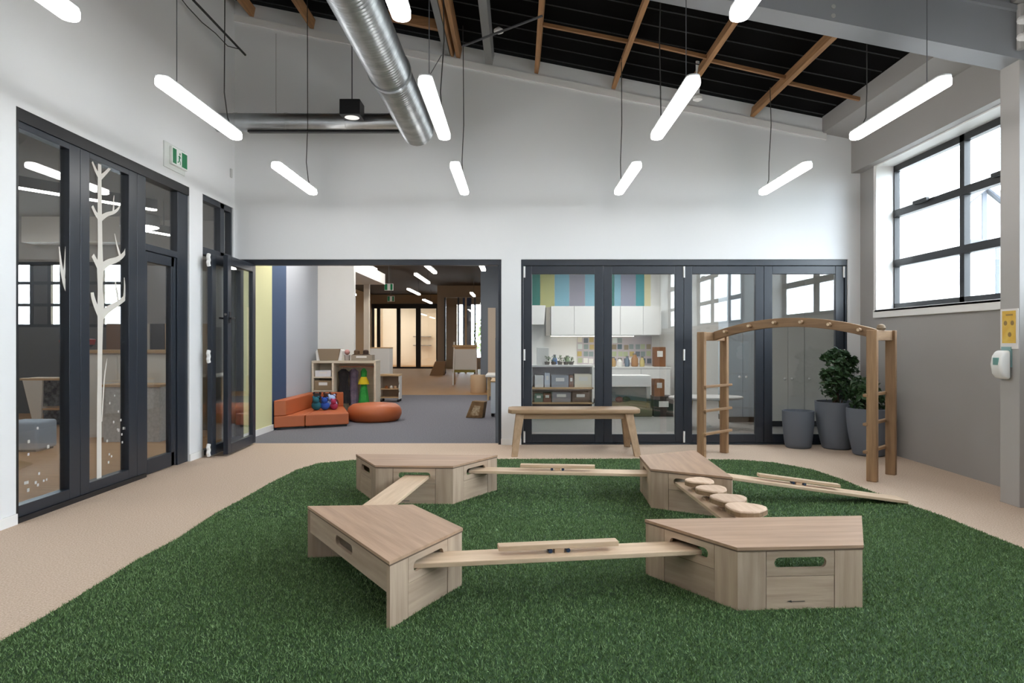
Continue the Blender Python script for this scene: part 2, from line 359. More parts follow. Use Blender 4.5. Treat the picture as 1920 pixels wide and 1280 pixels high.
# corner opening: transom + fixed pane
d3 = thing('door_3', 'narrow glazed corner panel beside the white pier', 'door', (XL, O3, 0)); struct(d3, d3['label']); del d3['category']
gpart(rect_frame(MB(), O3, O4, 0, ZG, fx0, fx1, .03, .06, .05).box(fx0, fx1, O3, O4, ZD-.04, ZD+.04).box(fx0, fx1, 7.62, 7.72, ZD, ZG), 'frame', alu, d3, bevel=.003)
gpart(B(fx0+.034, fx0+.041, O3+.024, O4-.024, ZD+.034, ZG-.054), 'pane', G, d3); gpart(B(fx0+.034, fx0+.041, O3+.024, O4-.024, .044, ZD-.034), 'pane', G, d3)
# white tree decal and dots on the screen
dec = mat('decal_film', 'd2cdc4', .6)
td = thing('tree_decal', 'pale tree silhouette stuck on the tall glazed screen', 'window decal', (XL-.05, 5.4, 0))
def smooth_pts(pts, ws, k=5):
    P_ = [Vector((p[0], p[1], w_)) for p, w_ in zip(pts, ws)]; out = []
    for i in range(len(P_)-1):
        p0, p1, p2, p3 = P_[max(i-1, 0)], P_[i], P_[i+1], P_[min(i+2, len(P_)-1)]
        for j in range(k):
            t = j/k; out.append(.5*((2*p1)+(p2-p0)*t+(2*p0-5*p1+4*p2-p3)*t*t+(3*p1-p0-3*p2+p3)*t**3))
    return out+[P_[-1]]
NR = [0]
def ribbon(m, pts, ws, X):
    V_ = []; NR[0] += 1; X = X+NR[0]*.0002
    for x, y, w_ in smooth_pts(pts, ws):
        Y = yat(x, X); V_.append(Vector((Y, zat(y, Y), w_)))
    L_, R_ = [], []
    for i, p in enumerate(V_):
        a_, b_ = V_[max(i-1, 0)], V_[min(i+1, len(V_)-1)]; d = Vector((b_.x-a_.x, b_.y-a_.y)).normalized(); nn = Vector((-d.y, d.x))*p.z/2
        L_.append((p.x+nn.x, p.y+nn.y)); R_.append((p.x-nn.x, p.y-nn.y))
    k = len(V_); v = [(X, *q) for q in L_]+[(X, *q) for q in R_]+[(X-.0001, *q) for q in L_]+[(X-.0001, *q) for q in R_]
    f = [(i, i+1, k+i+1, k+i) for i in range(k-1)]+[(2*k+i, 3*k+i, 3*k+i+1, 2*k+i+1) for i in range(k-1)]
    return m.add(v, f)
DX = fx0+.0425
trunk = [(186, 922), (186, 800), (187, 700), (188, 620), (189, 570), (188, 540), (188, 500), (188, 470), (187, 380), (187, 285)]
gpart(ribbon(MB(), trunk, [.062, .06, .058, .068, .085, .066, .085, .062, .055, .04], DX), 'trunk', dec, td)
for pts, ws in [([(190, 592), (203, 580), (222, 568), (238, 553), (243, 530), (243, 500)], [.075, .06, .045, .045, .03, .01]),
                ([(187, 588), (179, 572), (174, 556), (173, 548)], [.07, .05, .045, .04]),
                ([(189, 503), (203, 492), (220, 486), (233, 475), (238, 458)], [.07, .055, .045, .035, .012]),
                ([(187, 503), (180, 490), (174, 478)], [.06, .045, .04]), ([(188, 410), (200, 402), (213, 398), (221, 392), (225, 385)], [.05, .036, .028, .022, .01]),
                ([(212, 398), (213, 388), (213, 376), (214, 366)], [.022, .02, .015, .006]), ([(186, 408), (179, 399), (173, 386)], [.05, .035, .03]),
                ([(188, 333), (197, 325), (208, 313), (217, 300)], [.042, .03, .022, .012]), ([(186, 331), (179, 318), (173, 303)], [.04, .03, .02]),
                ([(222, 568), (220, 552), (217, 535), (216, 520)], [.025, .03, .022, .006]), ([(232, 562), (234, 545), (233, 520)], [.03, .03, .008]), ([(226, 482), (220, 462), (215, 438)], [.03, .022, .006]), ([(191, 790), (195, 720), (198, 690), (201, 672)], [.012, .016, .012, .004]),
                ([(136, 551), (128, 546), (121, 530), (115, 500), (111, 462)], [.05, .05, .042, .03, .008]), ([(120, 520), (122, 490), (123, 462)], [.025, .02, .008]),
                ([(137, 445), (134, 430), (131, 405), (128, 378)], [.03, .028, .02, .008])]:
    gpart(ribbon(MB(), pts, ws, DX), 'branch', dec, td)
dotm = mat('decal_dots', 'b9b8b4', .6)
for k in range(30):
    x = random.choice([random.uniform(36, 132), random.uniform(200, 242)]); Y = yat(x, DX); z = random.uniform(.18, .78); s_ = random.uniform(.007, .013)
    gpart(MB().box(DX-.0006, DX, Y-s_, Y+s_, z-s_, z+s_), 'dot', dotm, td)
# ------------------------------------------------------------------ folding doors, back wall
def foldleaf(name, label, w_, loc, rotz, hinges=(), handle=None, h=2.072):
    t = thing(name, label, 'door', loc, rotz); struct(t, label); del t['category']
    m = MB(); st = .098
    m.box(0, st, -.025, .025, 0, h).box(w_-st, w_, -.025, .025, 0, h).box(st, w_-st, -.025, .025, h-.095, h).box(st, w_-st, -.025, .025, 0, .1)
    m.build('leaf_frame', alu, t, bevel=.004)
    B(st-.006, w_-st+.006, -.004, .004, .094, h-.089).build('pane', G, t)
    for x in hinges:
        for z in (.07, 1.03, 2.0): MB().tube([(x, -.036, z-.065), (x, -.036, z+.065)], .012, 10).build('hinge', hingem, t, smooth=True)
    return t
gl = B(.044, 3.86, GY-.04, GY+.05, 2.095, ZD).box(.044, .07, GY-.04, GY+.05, 0, 2.095).box(3.835, 3.86, GY-.04, GY+.05, 0, 2.095).box(.044, 3.86, GY-.04, GY+.05, 0, .018)
struct(gl.build('trim_3', alu, bevel=.003), 'charcoal frame around the closed folding doors')
lw = (3.833-.072)/4
hg = [(.01,), (), (0,), (lw-.008,)]
for k in range(4):
    foldleaf('door_%d' % (4+k), ['closed folding glass door leaf next to the white pier', 'closed folding glass door leaf behind the end of the bench', 'closed folding glass door leaf behind the arch ladder', 'closed folding glass door leaf behind the planters'][k], lw-.004, (.072+k*lw, GY, .02), 0, hg[k])
gl = B(XL, -.187, GY-.04, GY+.05, 2.10, ZD).box(-.222, -.187, GY-.04, GY+.05, 0, 2.10).box(XL, XL+.03, GY-.04, GY+.05, 0, 2.10)
struct(gl.build('trim_4', alu, bevel=.003), 'charcoal frame around the open doorway')
# folded-back leaves
dA = foldleaf('door_8', 'open glass door leaf with a black lever handle', .88, (-3.06, 7.16, .02), math.radians(93), h=2.09)
m = MB().tube([(.05, -.05, 1.43), (.05, .05, 1.43)], .01, 8).box(.0, .12, -.062, -.048, 1.42, 1.44).box(-.02, .12, .048, .062, 1.42, 1.44).box(.03, .07, -.03, -.026, 1.38, 1.50).box(.03, .07, .026, .03, 1.38, 1.50)
m.build('handle', aludark, dA, bevel=.002); MB().tube([(-.004, 0, 1.47), (0.0, 0, 1.47)], .014, 10).build('lock_cylinder', chrome, dA)
dB = foldleaf('door_9', 'folded glass door leaf with white hinges', .86, (-3.20, 7.10, .02), math.radians(91), h=2.09)
for z in (.06, 1.03, 2.03):
    MB().tube([(-.02, 0, z-.06), (-.035, 0, z-.03), (-.02, 0, z), (-.035, 0, z+.03), (-.02, 0, z+.06)], .021, 8).build('hinge', hingem, dB, smooth=True)

# ------------------------------------------------------------------ services: duct, cross duct, conduit
def spiral(m, X, z, R, y0, y1, n=28, step=.045):
    prof = []; y = y0
    while y < y1: prof += [(R, y), (R+.011, y+.008), (R, y+.016)]; y += step
    prof.append((R, y1))
    prof.append((R*.9, y1+.012)); prof.append((.01, y1+.014))
    v = []; k = len(prof)
    for r, y in prof: v += [(X+r*math.cos(2*PI*j/n), y, z+r*math.sin(2*PI*j/n)) for j in range(n)]
    return m.add(v, [(i*n+j, i*n+(j+1) % n, (i+1)*n+(j+1) % n, (i+1)*n+j) for i in range(k-1) for j in range(n)])
dt = thing('spiral_duct', 'large silver spiral ventilation duct hung under the roof', 'duct', (-1.11, 7.0, 3.55))
gpart(spiral(MB(), -1.11, 3.55, .168, 0, 7.56), 'duct_body', galvf, dt, smooth=True, ang=60)
gpart(MB().tube([(-1.11, 5.9, 3.55), (-1.11, 5.95, 3.55)], .19, 28), 'joint_collar', galv, dt, smooth=True)
gpart(MB().tube([(-1.11, 4.9, 3.74), (-1.11, 4.9, roof(-1.11))], .006, 6), 'hanger', wire, dt); gpart(MB().tube([(-1.0, 6.9, 3.7), at(828, 103, 7.3)], .004, 6), 'hanger', wire, dt)
cd = thing('branch_duct', 'slim silver branch duct running from the side wall to the spiral duct', 'duct', (-2.2, 7.5, 3.61))
gpart(MB().tube([(XL, 7.5, 3.61), (-1.292, 7.5, 3.61)], .10, 28), 'duct_body', galv, cd, smooth=True)
for X in (-3.1, -2.55, -1.9): gpart(MB().tube([(X, 7.5, 3.61), (X+.03, 7.5, 3.61)], .104, 28), 'joint_band', galv, cd, smooth=True)
gpart(B(-2.95, -1.3, 7.46, 7.52, 3.497, 3.513), 'grille', aludark, cd)
cn = thing('conduit_rail', 'thin dark conduit with a looped cable beside the tall white wall', 'conduit', (-3.1, 5, 4.47))
gpart(MB().tube([(-3.1, 2.0, 4.47), (-3.1, 7.78, 4.47)], .012, 8), 'pipe', wired, cn)
gpart(MB().tube([(-3.14, 2+k*.3, 4.43-.05*abs(math.sin(k*.9))) for k in range(19)]+[(-3.1, 7.6, 4.46)], .005, 6), 'cable', wired, cn)
gpart(MB().tube([(-3.1, 5, 4.47), (-3.1, 5, 5.0)], .006, 6), 'hanger', wired, cn)
# black box downlight
dl = thing('box_downlight', 'black cube downlight hung in front of the branch duct', 'light', at(660, 207, 7.1))
B(-.105, .105, -.105, .105, -.075, .085).build('housing', aludark, dl, bevel=.006)
MB().lathe([(.07, -.0775), (.075, -.0755)], 24).build('lens', emit('downlight_lens', (1, .95, .88), .7), dl)
z_ = roof(dl.location.x)-dl.location.z
MB().tube([(0, 0, .08), (0, 0, z_+.05)], .006, 6).build('rod', wire, dl)
# linear pendant lamps
def capsule(w_, L, z0, z1, r, m):
    pts = []; n = 8
    for s_ in (1, -1):
        for k in range(n+1):
            a_ = (0 if s_ > 0 else PI)+PI*k/n
            pts.append((w_/2*math.cos(a_), s_*(L/2-w_/2)+w_/2*math.sin(a_)))
    return m.prism(pts, z0, z1)
LL, LZ = 1.2, 2.8
def lamp(X, Y, kink, label):
    t = thing('linear_pendant_lamp', label, 'lamp', (X, Y, LZ), 0, 'linear pendant lamps in the play hall')
    capsule(.094, LL, 0, .052, 0, MB()).build('diffuser', lampglow, t, bevel=.012)
    capsule(.088, LL-.004, .052, .068, 0, MB()).build('housing', lamph, t, bevel=.006)
    zr_ = roof(X)-LZ+.05
    for y in ((-LL/2+.22,) if Y < 6 else ()): MB().tube([(0, y, .06), (0, y, zr_)], .003, 5).build('suspension_wire', wire, t); B(-.03, .03, y-.025, y+.025, .06, .078).build('clip', chrome, t)
    MB().tube([(0, LL/2-.12, .06), (.0, LL/2-.2, .12), (-.01, LL/2-.235, .3), (kink, LL/2-.225, .7), (.0, LL/2-.235, zr_)], .0045, 6).build('power_cable', wired, t)
    return t
for X, cn_ in ((-2.22, 'along the tall white wall'), (-.575, 'beside the spiral duct'), (1.10, 'over the stepping disc beam'), (2.67, 'along the grey window wall')):
    for Y, rn_ in ((6.85, 'first'), (4.83, 'second'), (2.83, 'third'), (.83, 'fourth')): lamp(X, Y, random.uniform(-.02, .02), rn_+' hanging batten lamp from the back wall in the row '+cn_)
# exit sign, sensor
es = thing('exit_sign', 'white wall plate with a green running man exit sign', 'sign', (XL, 6.56, 2.96))
green = mat('sign_green', '0f7a4c', .4)
B(0, .012, -.2, .2, -.12, .12).build('plate', mat('acrylic', 'dfe3e0', .2), es, bevel=.003); B(.012, .04, -.11, .19, -.075, .095).build('sign_body', mat('sign_white', 'eef1ee', .4), es, bevel=.004)
B(.04, .041, -.10, -.03, -.06, .08).build('green_field', green, es); B(.04, .041, .075, .18, -.06, .08).build('green_field', green, es)
dk = green
m = MB()
X_ = .0415
def seg(a_, b_, r): m.bar((X_, *a_), (X_, *b_), .001, r, up=(0, .3, 1))
seg((.02, -.005), (.03, .03), .022); seg((.02, -.005), (.045, -.025), .010); seg((.045, -.025), (.042, -.05), .009); seg((.02, -.005), (.01, -.03), .010); seg((.01, -.03), (-.012, -.035), .009); seg((.03, .032), (.05, .015), .008); seg((.028, .032), (.005, .022), .008)
m.tube([(X_-.0005, .036, .052), (X_+.0005, .036, .052)], .011, 10); m.build('running_figure', dk, es)
tag(B(XL, XL+.02, 7.83, 7.87, 3.09, 3.19).build('wall_sensor', mat('sensor_grey', 'c4c4c2', .5), bevel=.004), 'small grey sensor box high on the white wall', 'sensor')
# poster and sanitiser dispenser on the column
ps = thing('wall_poster', 'yellow notice in a white clear holder on the column', 'notice', (cx0, 5.035, 1.3))
B(-.006, 0, -.09, .09, -.15, .145).build('holder', mat('holder_white', 'e2dedb', .3), ps)
B(-.008, -.006, -.068, .07, -.108, .13).build('sheet', mat('yellow_sheet', 'd6a83f', .5, col2='e0c060', scale=14), ps)
for y, z in ((-.035, .04), (.035, .04), (-.008, -.045)): MB().tube([(-.0088, y, z), (-.008, y, z)], .018, 12).build('picture', mat('notice_picture', '94794a', .6), ps)
B(-.009, -.008, -.04, .03, .095, .105).build('heading', mat('notice_picture', '94794a', .6), ps)
sd = thing('soap_dispenser', 'white hand sanitiser dispenser on the column under the notice', 'dispenser', (cx0, 5.06, 1.035))
B(-.012, 0, -.05, .05, -.02, .13).build('backplate', mat('dispenser_clear', '86a8a8', .3), sd)
m = MB().prism([(-.012, .105), (-.06, .10), (-.085, .06), (-.095, .0), (-.085, -.07), (-.06, -.105), (-.012, -.11)], -.058, .058, 'y')
m.build('cover', mat('dispenser_white', 'edeeec', .35), sd, bevel=.02, seg=4, ang=60)
B(-.0975, -.06, -.035, .02, -.005, .05).build('label_panel', mat('dispenser_label', '6f9d97', .4), sd, bevel=.004)
# ================================================================== PLAY EQUIPMENT
# random texture offset for every wooden object
for m_ in MATS.values():
    nt = m_.node_tree
    if any(k in m_.name for k in ('plywood', 'plank', 'timber')) and m_.name != 'timber_floor':
        mp = next((n_ for n_ in nt.nodes if n_.type == 'MAPPING'), None)
        if not mp: continue
        oi = nt.nodes.new('ShaderNodeObjectInfo'); mu = nt.nodes.new('ShaderNodeMath')
        mu.operation = 'MULTIPLY'; mu.inputs[1].default_value = 23; nt.links.new(oi.outputs['Random'], mu.inputs[0]); nt.links.new(mu.outputs[0], mp.inputs['Location'])
HA, HH = .572, .28                                   # half-hexagon edge length, platform height
HD_ = HA*math.sqrt(3)/2
ZS, RS = .207, .024                                  # slot centre height and radius
def slotted(w_, z0, z1, t_, sw=.238):
    m = MB(); s_ = sw/2-RS; zb, zt = ZS-RS, ZS+RS
    arc = [(-s_-RS*math.sin(PI*k/8), ZS-RS*math.cos(PI*k/8)) for k in range(9)]
    m.prism([(-w_/2, z0), (-s_, z0)]+arc+[(-s_, z1), (-w_/2, z1)], 0, t_, 'y')
    m.prism([(-x, z) for x, z in [(-w_/2, z0), (-s_, z0)]+arc+[(-s_, z1), (-w_/2, z1)]], 0, t_, 'y')
    m.box(-s_, s_, 0, t_, zt, z1); m.box(-s_, s_, 0, t_, z0, zb)
    return m
def make_platform():
    t = thing('platform_box', 'x', 'platform')
    MB().prism([(-HA-.004, .004), (-HA/2-.003, -HD_-.004), (HA/2+.003, -HD_-.004), (HA+.004, .004)], HH-.013, HH).build('top_board', plytop, t)
    MB().prism([(-HA-.003, .003), (-HA/2-.002, -HD_-.003), (HA/2+.002, -HD_-.003), (HA+.003, .003)], HH-.020, HH-.0132).build('top_edge', plyedge, t)
    for a_ in (-60, 0, 60):
        ar = math.radians(a_); cxy = (math.sin(ar)*HD_, -math.cos(ar)*HD_)
        for s_ in (-1, 1):
            B(min(s_*HA/2, s_*.158), max(s_*HA/2, s_*.158), 0, .018, .0, HH-.020).build('stile', ply['z'], t, loc=(*cxy, 0), rotz=ar)
        slotted(.311, .149, HH-.020, .018).build('slot_rail', ply['x'], t, loc=(*cxy, 0), rotz=ar)
        B(-.155, .155, .0015, .018, 0, .1465).build('lower_panel', ply['x'], t, loc=(*cxy, 0), rotz=ar)
    slotted(2*HA-.05, .14, HH-.020, .018).build('back_rail', ply['x'], t, loc=(0, -.02, 0))
    return t
pf = make_platform(); specs = [
    ((1.228, 3.532, .012), 3.7, 'plywood half hexagon platform whose three slotted sides include a small dark printed arrow mark'),
    ((-.842, 3.304, .012), 123.4, 'plywood half hexagon platform with its half open long side toward the tree decal screen'),
    ((-.735, 5.51, .012), -2.6, 'plywood half hexagon platform with its long side toward the open doorway'),
    ((1.465, 5.16, .012), -92.3, 'plywood half hexagon platform carrying the stepping disc beam and the ramp')]
boxes = []
for k, (lc, rz, lb) in enumerate(specs):
    o = pf if k == 0 else copy_tree(pf)
    o.location = lc; o.rotation_euler.z = math.radians(rz); o['label'] = lb; o['group'] = 'half hexagon platforms on the turf'; boxes.append(o)
ink = mat('printed_ink', '2d2b2b', .6)
m = B(-.05, .02, -HD_-.0012, -HD_+.002, .034, .036); m.prism([(-.062, .036), (-.04, .031), (-.042, .040)], -HD_-.0012, -HD_+.002, 'y'); m.build('printed_mark', ink, boxes[0])
m = B(-.10, -.085, -HD_-.0012, -HD_+.002, .018, .026).box(-.08, -.035, -HD_-.0012, -HD_+.002, .020, .0235); m.build('printed_mark', ink, boxes[2])

ZP = .183+.012
def beam(name, label, a_, b_, w_=.19, rocker=True, rock_at=.0, rl=.57):
    a_, b_ = Vector(a_), Vector(b_); d = b_-a_; L = d.length; ang = math.atan2(d.y, d.x); pit = -math.asin(d.z/L)
    t = thing(name, label, 'beam', (a_+b_)/2); t.rotation_euler = (0, pit, ang); t['group'] = 'linking beams between the platforms'
    B(-L/2, L/2, -w_/2, w_/2, 0, .022).build('plank', plank, t, bevel=.003)
    if rocker:
        r = B(-rl/2, rl/2, -.03, .03, .043, .066).build('wobble_board', plank, t, bevel=.003, loc=(rock_at, .0, 0))
        B(-.022, .022, -.024, .024, .0225, .043).build('pivot_block', plank, r)
        for s_ in (-1, 1): MB().tube([(s_*.042, -.026, .0328), (s_*.042, .026, .0328)], .0102, 12).build('rubber_bush', rubberb, r, smooth=True)
    return t
zz = ZP+.0005
beam('balance_beam', 'pale wooden beam with a wobble board joining the arrow marked platform', (-.475, 3.105, zz), (.86, 3.305, zz), .165, rock_at=-.0)
beam('balance_beam', 'pale wooden beam with a wobble board in front of the bench', (-.365, 5.30, zz), (1.02, 5.165, zz), .165, rock_at=-.02)
beam('balance_beam', 'plain pale wooden beam joining two platforms on the side of the tree decal screen', (-.885, 3.735, zz), (-.738, 5.06, zz), .185, rocker=False)
beam('ramp_beam', 'sloping wooden beam with a wobble board resting its end on the turf edge', (1.415, 5.15, zz+.003), (2.86, 5.07, .016), .17, rock_at=-.04, rl=.60)
st = beam('stepping_beam', 'wooden beam carrying four round wood slice steps', (1.2, 4.80, zz), (1.245, 3.49, zz), .185, rocker=False)
endg = wood('slice_timber', 'cdb39c', 'b79b82', 'x', .7); bark = mat('bark_edge', '8a7055', .8, var=.3, scale=30)
for k, (Yk, r, dx) in enumerate([(4.52, .098, .0), (4.27, .10, .0), (4.01, .11, .015), (3.78, .115, .03)]):
    t_ = (4.80-Yk)/1.31; cxk = 1.2+.045*t_+dx
    M = st.matrix_basis.inverted()
    poly = [(r*(1+.08*math.sin(3*q+k)+.05*math.sin(5*q+2*k))*math.cos(q), r*.95*(1+.08*math.sin(3*q+k))*math.sin(q)) for q in [2*PI*j/20 for j in range(20)]]
    g = MB().prism(poly, .054, .094).build('stepping_disc', endg, st, bevel=.008, seg=2, loc=M @ Vector((cxk, Yk, zz)))
    MB().prism([(x*1.004, y*1.004) for x, y in poly], .060, .084).build('bark_rim', bark, g)
    B(-.03, .03, -.05, .05, .022, .032).build('base_block', plank, g)
    for s_ in (-1, 1): MB().tube([(s_*.035, -.03, .043), (s_*.035, .03, .043)], .0135, 12).build('rubber_bush', rubberb, g, smooth=True)

# monkey-bar arch
ar = thing('climbing_arch', 'wooden arch climbing frame with ladder sides and pegged curved top beam', 'climbing frame', (2.65, 6.64, 0), math.atan2(-1.22, 1.14))
hx, hy = .835, .225
for sx in (-1, 1):
    for sy in (-1, 1):
        B(-.024, .024, -.043, .043, 0, 1.305).build('post', oak['z'], ar, bevel=.006, loc=(sx*hx, sy*hy, 0), rotz=PI/2)
    B(-hy+.02, hy+.05, -.02, .02, 0, .09).build('crossbar', oak['x'], ar, bevel=.004, loc=(sx*(hx-.0), 0, 1.213), rotz=PI/2)
    for z in (.235, .475, .725):
        B(-hy-.03, hy+.05, -.02, .02, 0, .026).build('rung', oak['x'], ar, bevel=.005, loc=(sx*(hx-.05), 0, z), rotz=PI/2)
n = 24; top = lambda x: 1.30+.135*(1-(x/hx)**2)
xs = [-hx+.02+(2*hx-.04)*i/n for i in range(n+1)]
MB().prism([(x, top(x)) for x in xs]+[(x, top(x)-.088) for x in xs[::-1]], -.03, .03, 'y').build('curved_beam', oak['x'], ar, bevel=.004)
endw = mat('peg_end_grain', 'd9c3a4', .6)
for k in range(6):
    x = -.66+k*.265
    pg = MB().tube([(x, -.085, top(x)-.042), (x, .085, top(x)-.042)], .019, 12).build('peg', oak['y'], ar, bevel=.004)
    MB().tube([(x, -.0858, top(x)-.042), (x, -.0848, top(x)-.042)], .013, 10).build('peg_end', endw, pg)
MB().lathe([(.03, 0), (.04, .02), (.03, .045), (.01, .055)], 12, (hx, -.02, 1.303)).build('rope_knob', mat('knob_wood', '8d7a62', .7), ar, smooth=True)

# bench
bn = thing('bench', 'wooden bench with splayed legs in front of the folding doors', 'bench', (.615, 7.49, 0))
MB().prism([(-.715, -.13), (-.68, -.2), (.64, -.2), (.70, -.16), (.715, -.1), (.715, .1), (.70, .16), (.64, .2), (-.68, .2), (-.715, .13)], .432, .478).build('seat', benchw['x'], bn, bevel=.012, seg=3)
for sy in (-1, 1): B(-.58, .58, -.016, .016, .372, .432).build('apron', benchw['x'], bn, bevel=.003, loc=(0, sy*.125, 0))
for sx in (-1, 1):
    for sy in (-1, 1):
        a_ = Vector((sx*.585, sy*.14, .432)); b_ = Vector((sx*.645, sy*.335, 0)); d = Vector((.045, 0, 0)); e = Vector((0, .032, 0))
        v = [p+s_*d*wd+q*e for p, wd in ((b_, .75), (a_, 1)) for q in (-1, 1) for s_ in (-1, 1)]
        MB().add(v, [(0, 2, 3, 1), (4, 5, 7, 6), (0, 1, 5, 4), (1, 3, 7, 5), (3, 2, 6, 7), (2, 0, 4, 6)]).build('leg', benchw['z'], bn, bevel=.006)
    B(-.125, .125, -.016, .016, .372, .432).build('end_rail', benchw['x'], bn, bevel=.003, loc=(sx*.56, 0, 0), rotz=PI/2)

# planters
def planter(label, x, y, r0, r1, h_, fill=True):
    t = thing('planter', label, 'planter', (x, y, 0), 0, 'grey planters in the corner')
    prof = [(r0*.86, 0), (r0*.96, .012), (r0, .04)]+[(r0+(r1-r0)*math.sin(k/8*PI/2)**.9, .04+(h_-.04)*k/8) for k in range(1, 9)]+[(r1-.018, h_), (r1-.022, h_-.05), (r1-.03, h_-.09)]
    MB().lathe(prof, 40).build('pot', pot, t, smooth=True, ang=40)
    if fill: MB().lathe([(r1-.03, h_-.085), (r1-.05, h_-.07), (.01, h_-.06)], 30).build('soil', soil, t)
    return t
planter('small empty grey planter with no plant in it', 3.20, 7.78, .145, .174, .42)
planter('tall grey planter with a bushy dark plant against the folding doors', 3.615, 7.725, .165, .232, .53)
planter('tall grey planter beside the grey wall behind the arch post', 3.745, 7.27, .165, .225, .50)
def bush(label, c, blobs, nl, seed):
    rg = random.Random(seed); t = thing('potted_shrub', label, 'plant', c, 0)
    m = MB(); zs = 0
    for k in range(7):
        b = blobs[k % len(blobs)]; p = Vector(b[:3])
        m.tube([(rg.uniform(-.04, .04), rg.uniform(-.04, .04), zs), (p.x*.5, p.y*.5, p.z*.55), (p.x, p.y, p.z)], [.010, .007, .003], 6)
    m.build('stem', stemm, t)
    m = MB()
    for k in range(nl):
        b = rg.choice(blobs); d = Vector((rg.gauss(0, 1), rg.gauss(0, 1), rg.gauss(0, 1))).normalized()*b[3]*rg.random()**.4
        p = Vector(b[:3])+d; s_ = rg.uniform(.022, .042)
        nrm = (d+Vector((0, 0, .02))+Vector((rg.gauss(0, .06), rg.gauss(0, .06), rg.gauss(0, .06)))).normalized()
        u = nrm.cross(Vector((rg.random(), rg.random(), rg.random()))).normalized(); v_ = nrm.cross(u)
        m.add([p-u*s_, p+v_*s_*.55+nrm*.004, p+u*s_*1.1-nrm*.008, p-v_*s_*.55+nrm*.004], [(0, 1, 2, 3)])
    f = m.build('foliage', leafm, t); f['kind'] = 'stuff'
    return t
bush('dark leafy shrub growing in the planter against the folding doors', (3.615, 7.725, .47),
     [(-.02, -.05, .18, .17), (.02, -.03, .33, .15), (-.05, -.06, .42, .12), (.03, -.02, .52, .11), (-.10, -.06, .24, .11), (.12, -.05, .20, .11), (-.04, -.02, .60, .07), (.14, -.02, .42, .10), (-.13, -.03, .36, .08), (-.14, -.04, .55, .05), (.08, 0, .58, .06), (.17, -.02, .52, .05)], 1000, 3)
bush('low dark leafy shrub in the planter beside the grey wall', (3.745, 7.27, .44), [(-.1, 0, .16, .12), (.02, .02, .18, .13), (-.08, .05, .28, .12), (.1, 0, .14, .09), (.0, .0, .30, .1)], 520, 4)
# ================================================================== ROOMS BEYOND THE GLASS
def cm(name, col, rough=.55, **k): return mat(name, col, rough, **k)
dceil = cm('dark_ceiling', '3a3532', .8); mceil = cm('grey_ceiling', '6d6864', .8); beige = cm('beige_paint', 'cdb697', .6); bluegrey = cm('blue_grey_paint', '77808c', .5)
joinw = cm('white_joinery', 'e3e2de', .45); birch = wood('birch_timber', 'd3b48a', 'c09f74', 'x', .5)
# ---- floors and ceilings
struct(B(-3.45, .05, YB+WT, 15.5, -.1, .0).build('floor', carpet), 'grey carpet of the next room')
struct(B(-6.6, 0, 15.5, 34, -.1, .0).build('floor', timberf), 'warm timber floor of the far hall'); struct(B(-6.6, -3.45, 11.6, 15.5, -.1, .0).build('floor', timberf), 'timber floor behind the return wall')
struct(B(-12, -3.45, 2.7, 11.6, -.1, .0).build('floor', timberf), 'timber floor of the side room')
struct(B(.05, 5.2, YB+WT, 15.5, -.1, .0).build('floor', greyfloor), 'grey vinyl floor of the kitchen room')
struct(B(-6.7, .0, 11.6, 35.1, 3.35, 3.5).build('ceiling', dceil), 'dark ceiling of the far hall'); struct(B(-3.45, .0, YB+WT, 11.6, 3.35, 3.5).build('ceiling', dceil), 'dark ceiling of the carpet room')
struct(B(-12, -3.45, 2.7, 11.6, 3.25, 3.4).build('ceiling', mceil), 'grey ceiling of the side room')
struct(B(.0, 5.2, YB+WT, 14.2, 2.72, 2.9).build('ceiling', joinw), 'white ceiling of the kitchen room')
# ---- carpet room walls
wm = struct(B(-3.45, -3.34, YB+WT, 11.45, 0, 3.4).build('wall_mid', joinw), 'striped wall of the carpet room')
for nm, cl, y0, y1 in (('y', 'd3d1a0', YB+WT, 9.27), ('n', '2d4668', 9.27, 9.84), ('g', 'b3b8c0', 9.84, 11.39)):
    B(-3.34, -3.33, y0, y1-.003, .0, 3.34).build('colour_panel', cm('panel_'+nm, cl, .6), wm)
B(-3.33, -3.318, YB+WT, 9.3, 0, .08).build('skirting', joinw, wm)
w2 = struct(B(-3.45, -2.73, 11.4, 11.52, 0, 3.34).build('wall_return', joinw), 'white return wall')
struct(B(-3.45, -2.73, 11.52, 14.1, 2.385, 2.60).build('trim_5', joinw), 'white dropped bulkhead box')
struct(B(-3.14, -3.03, 13.95, 14.05, 0, 2.385).build('trim_6', cm('cream_post', 'd6c9b8', .6)), 'slim cream post')
struct(B(-.10, -.03, YB+WT, 17, 0, 3.4).build('wall_partition', bluegrey), 'partition between the two rooms')
w3 = struct(B(-.916, -.03, 17, 17.1, 0, 3.35).build('wall_bluegrey', bluegrey), 'blue grey wall end')
B(-.73, -.54, 16.96, 17, 0, 2.05).build('cream_panel', cm('cream_door', 'd9c9b6', .5), w3)
struct(B(-.03, .05, 17.1, 34, 0, 3.4).build('wall_hall', beige), 'hall side wall')
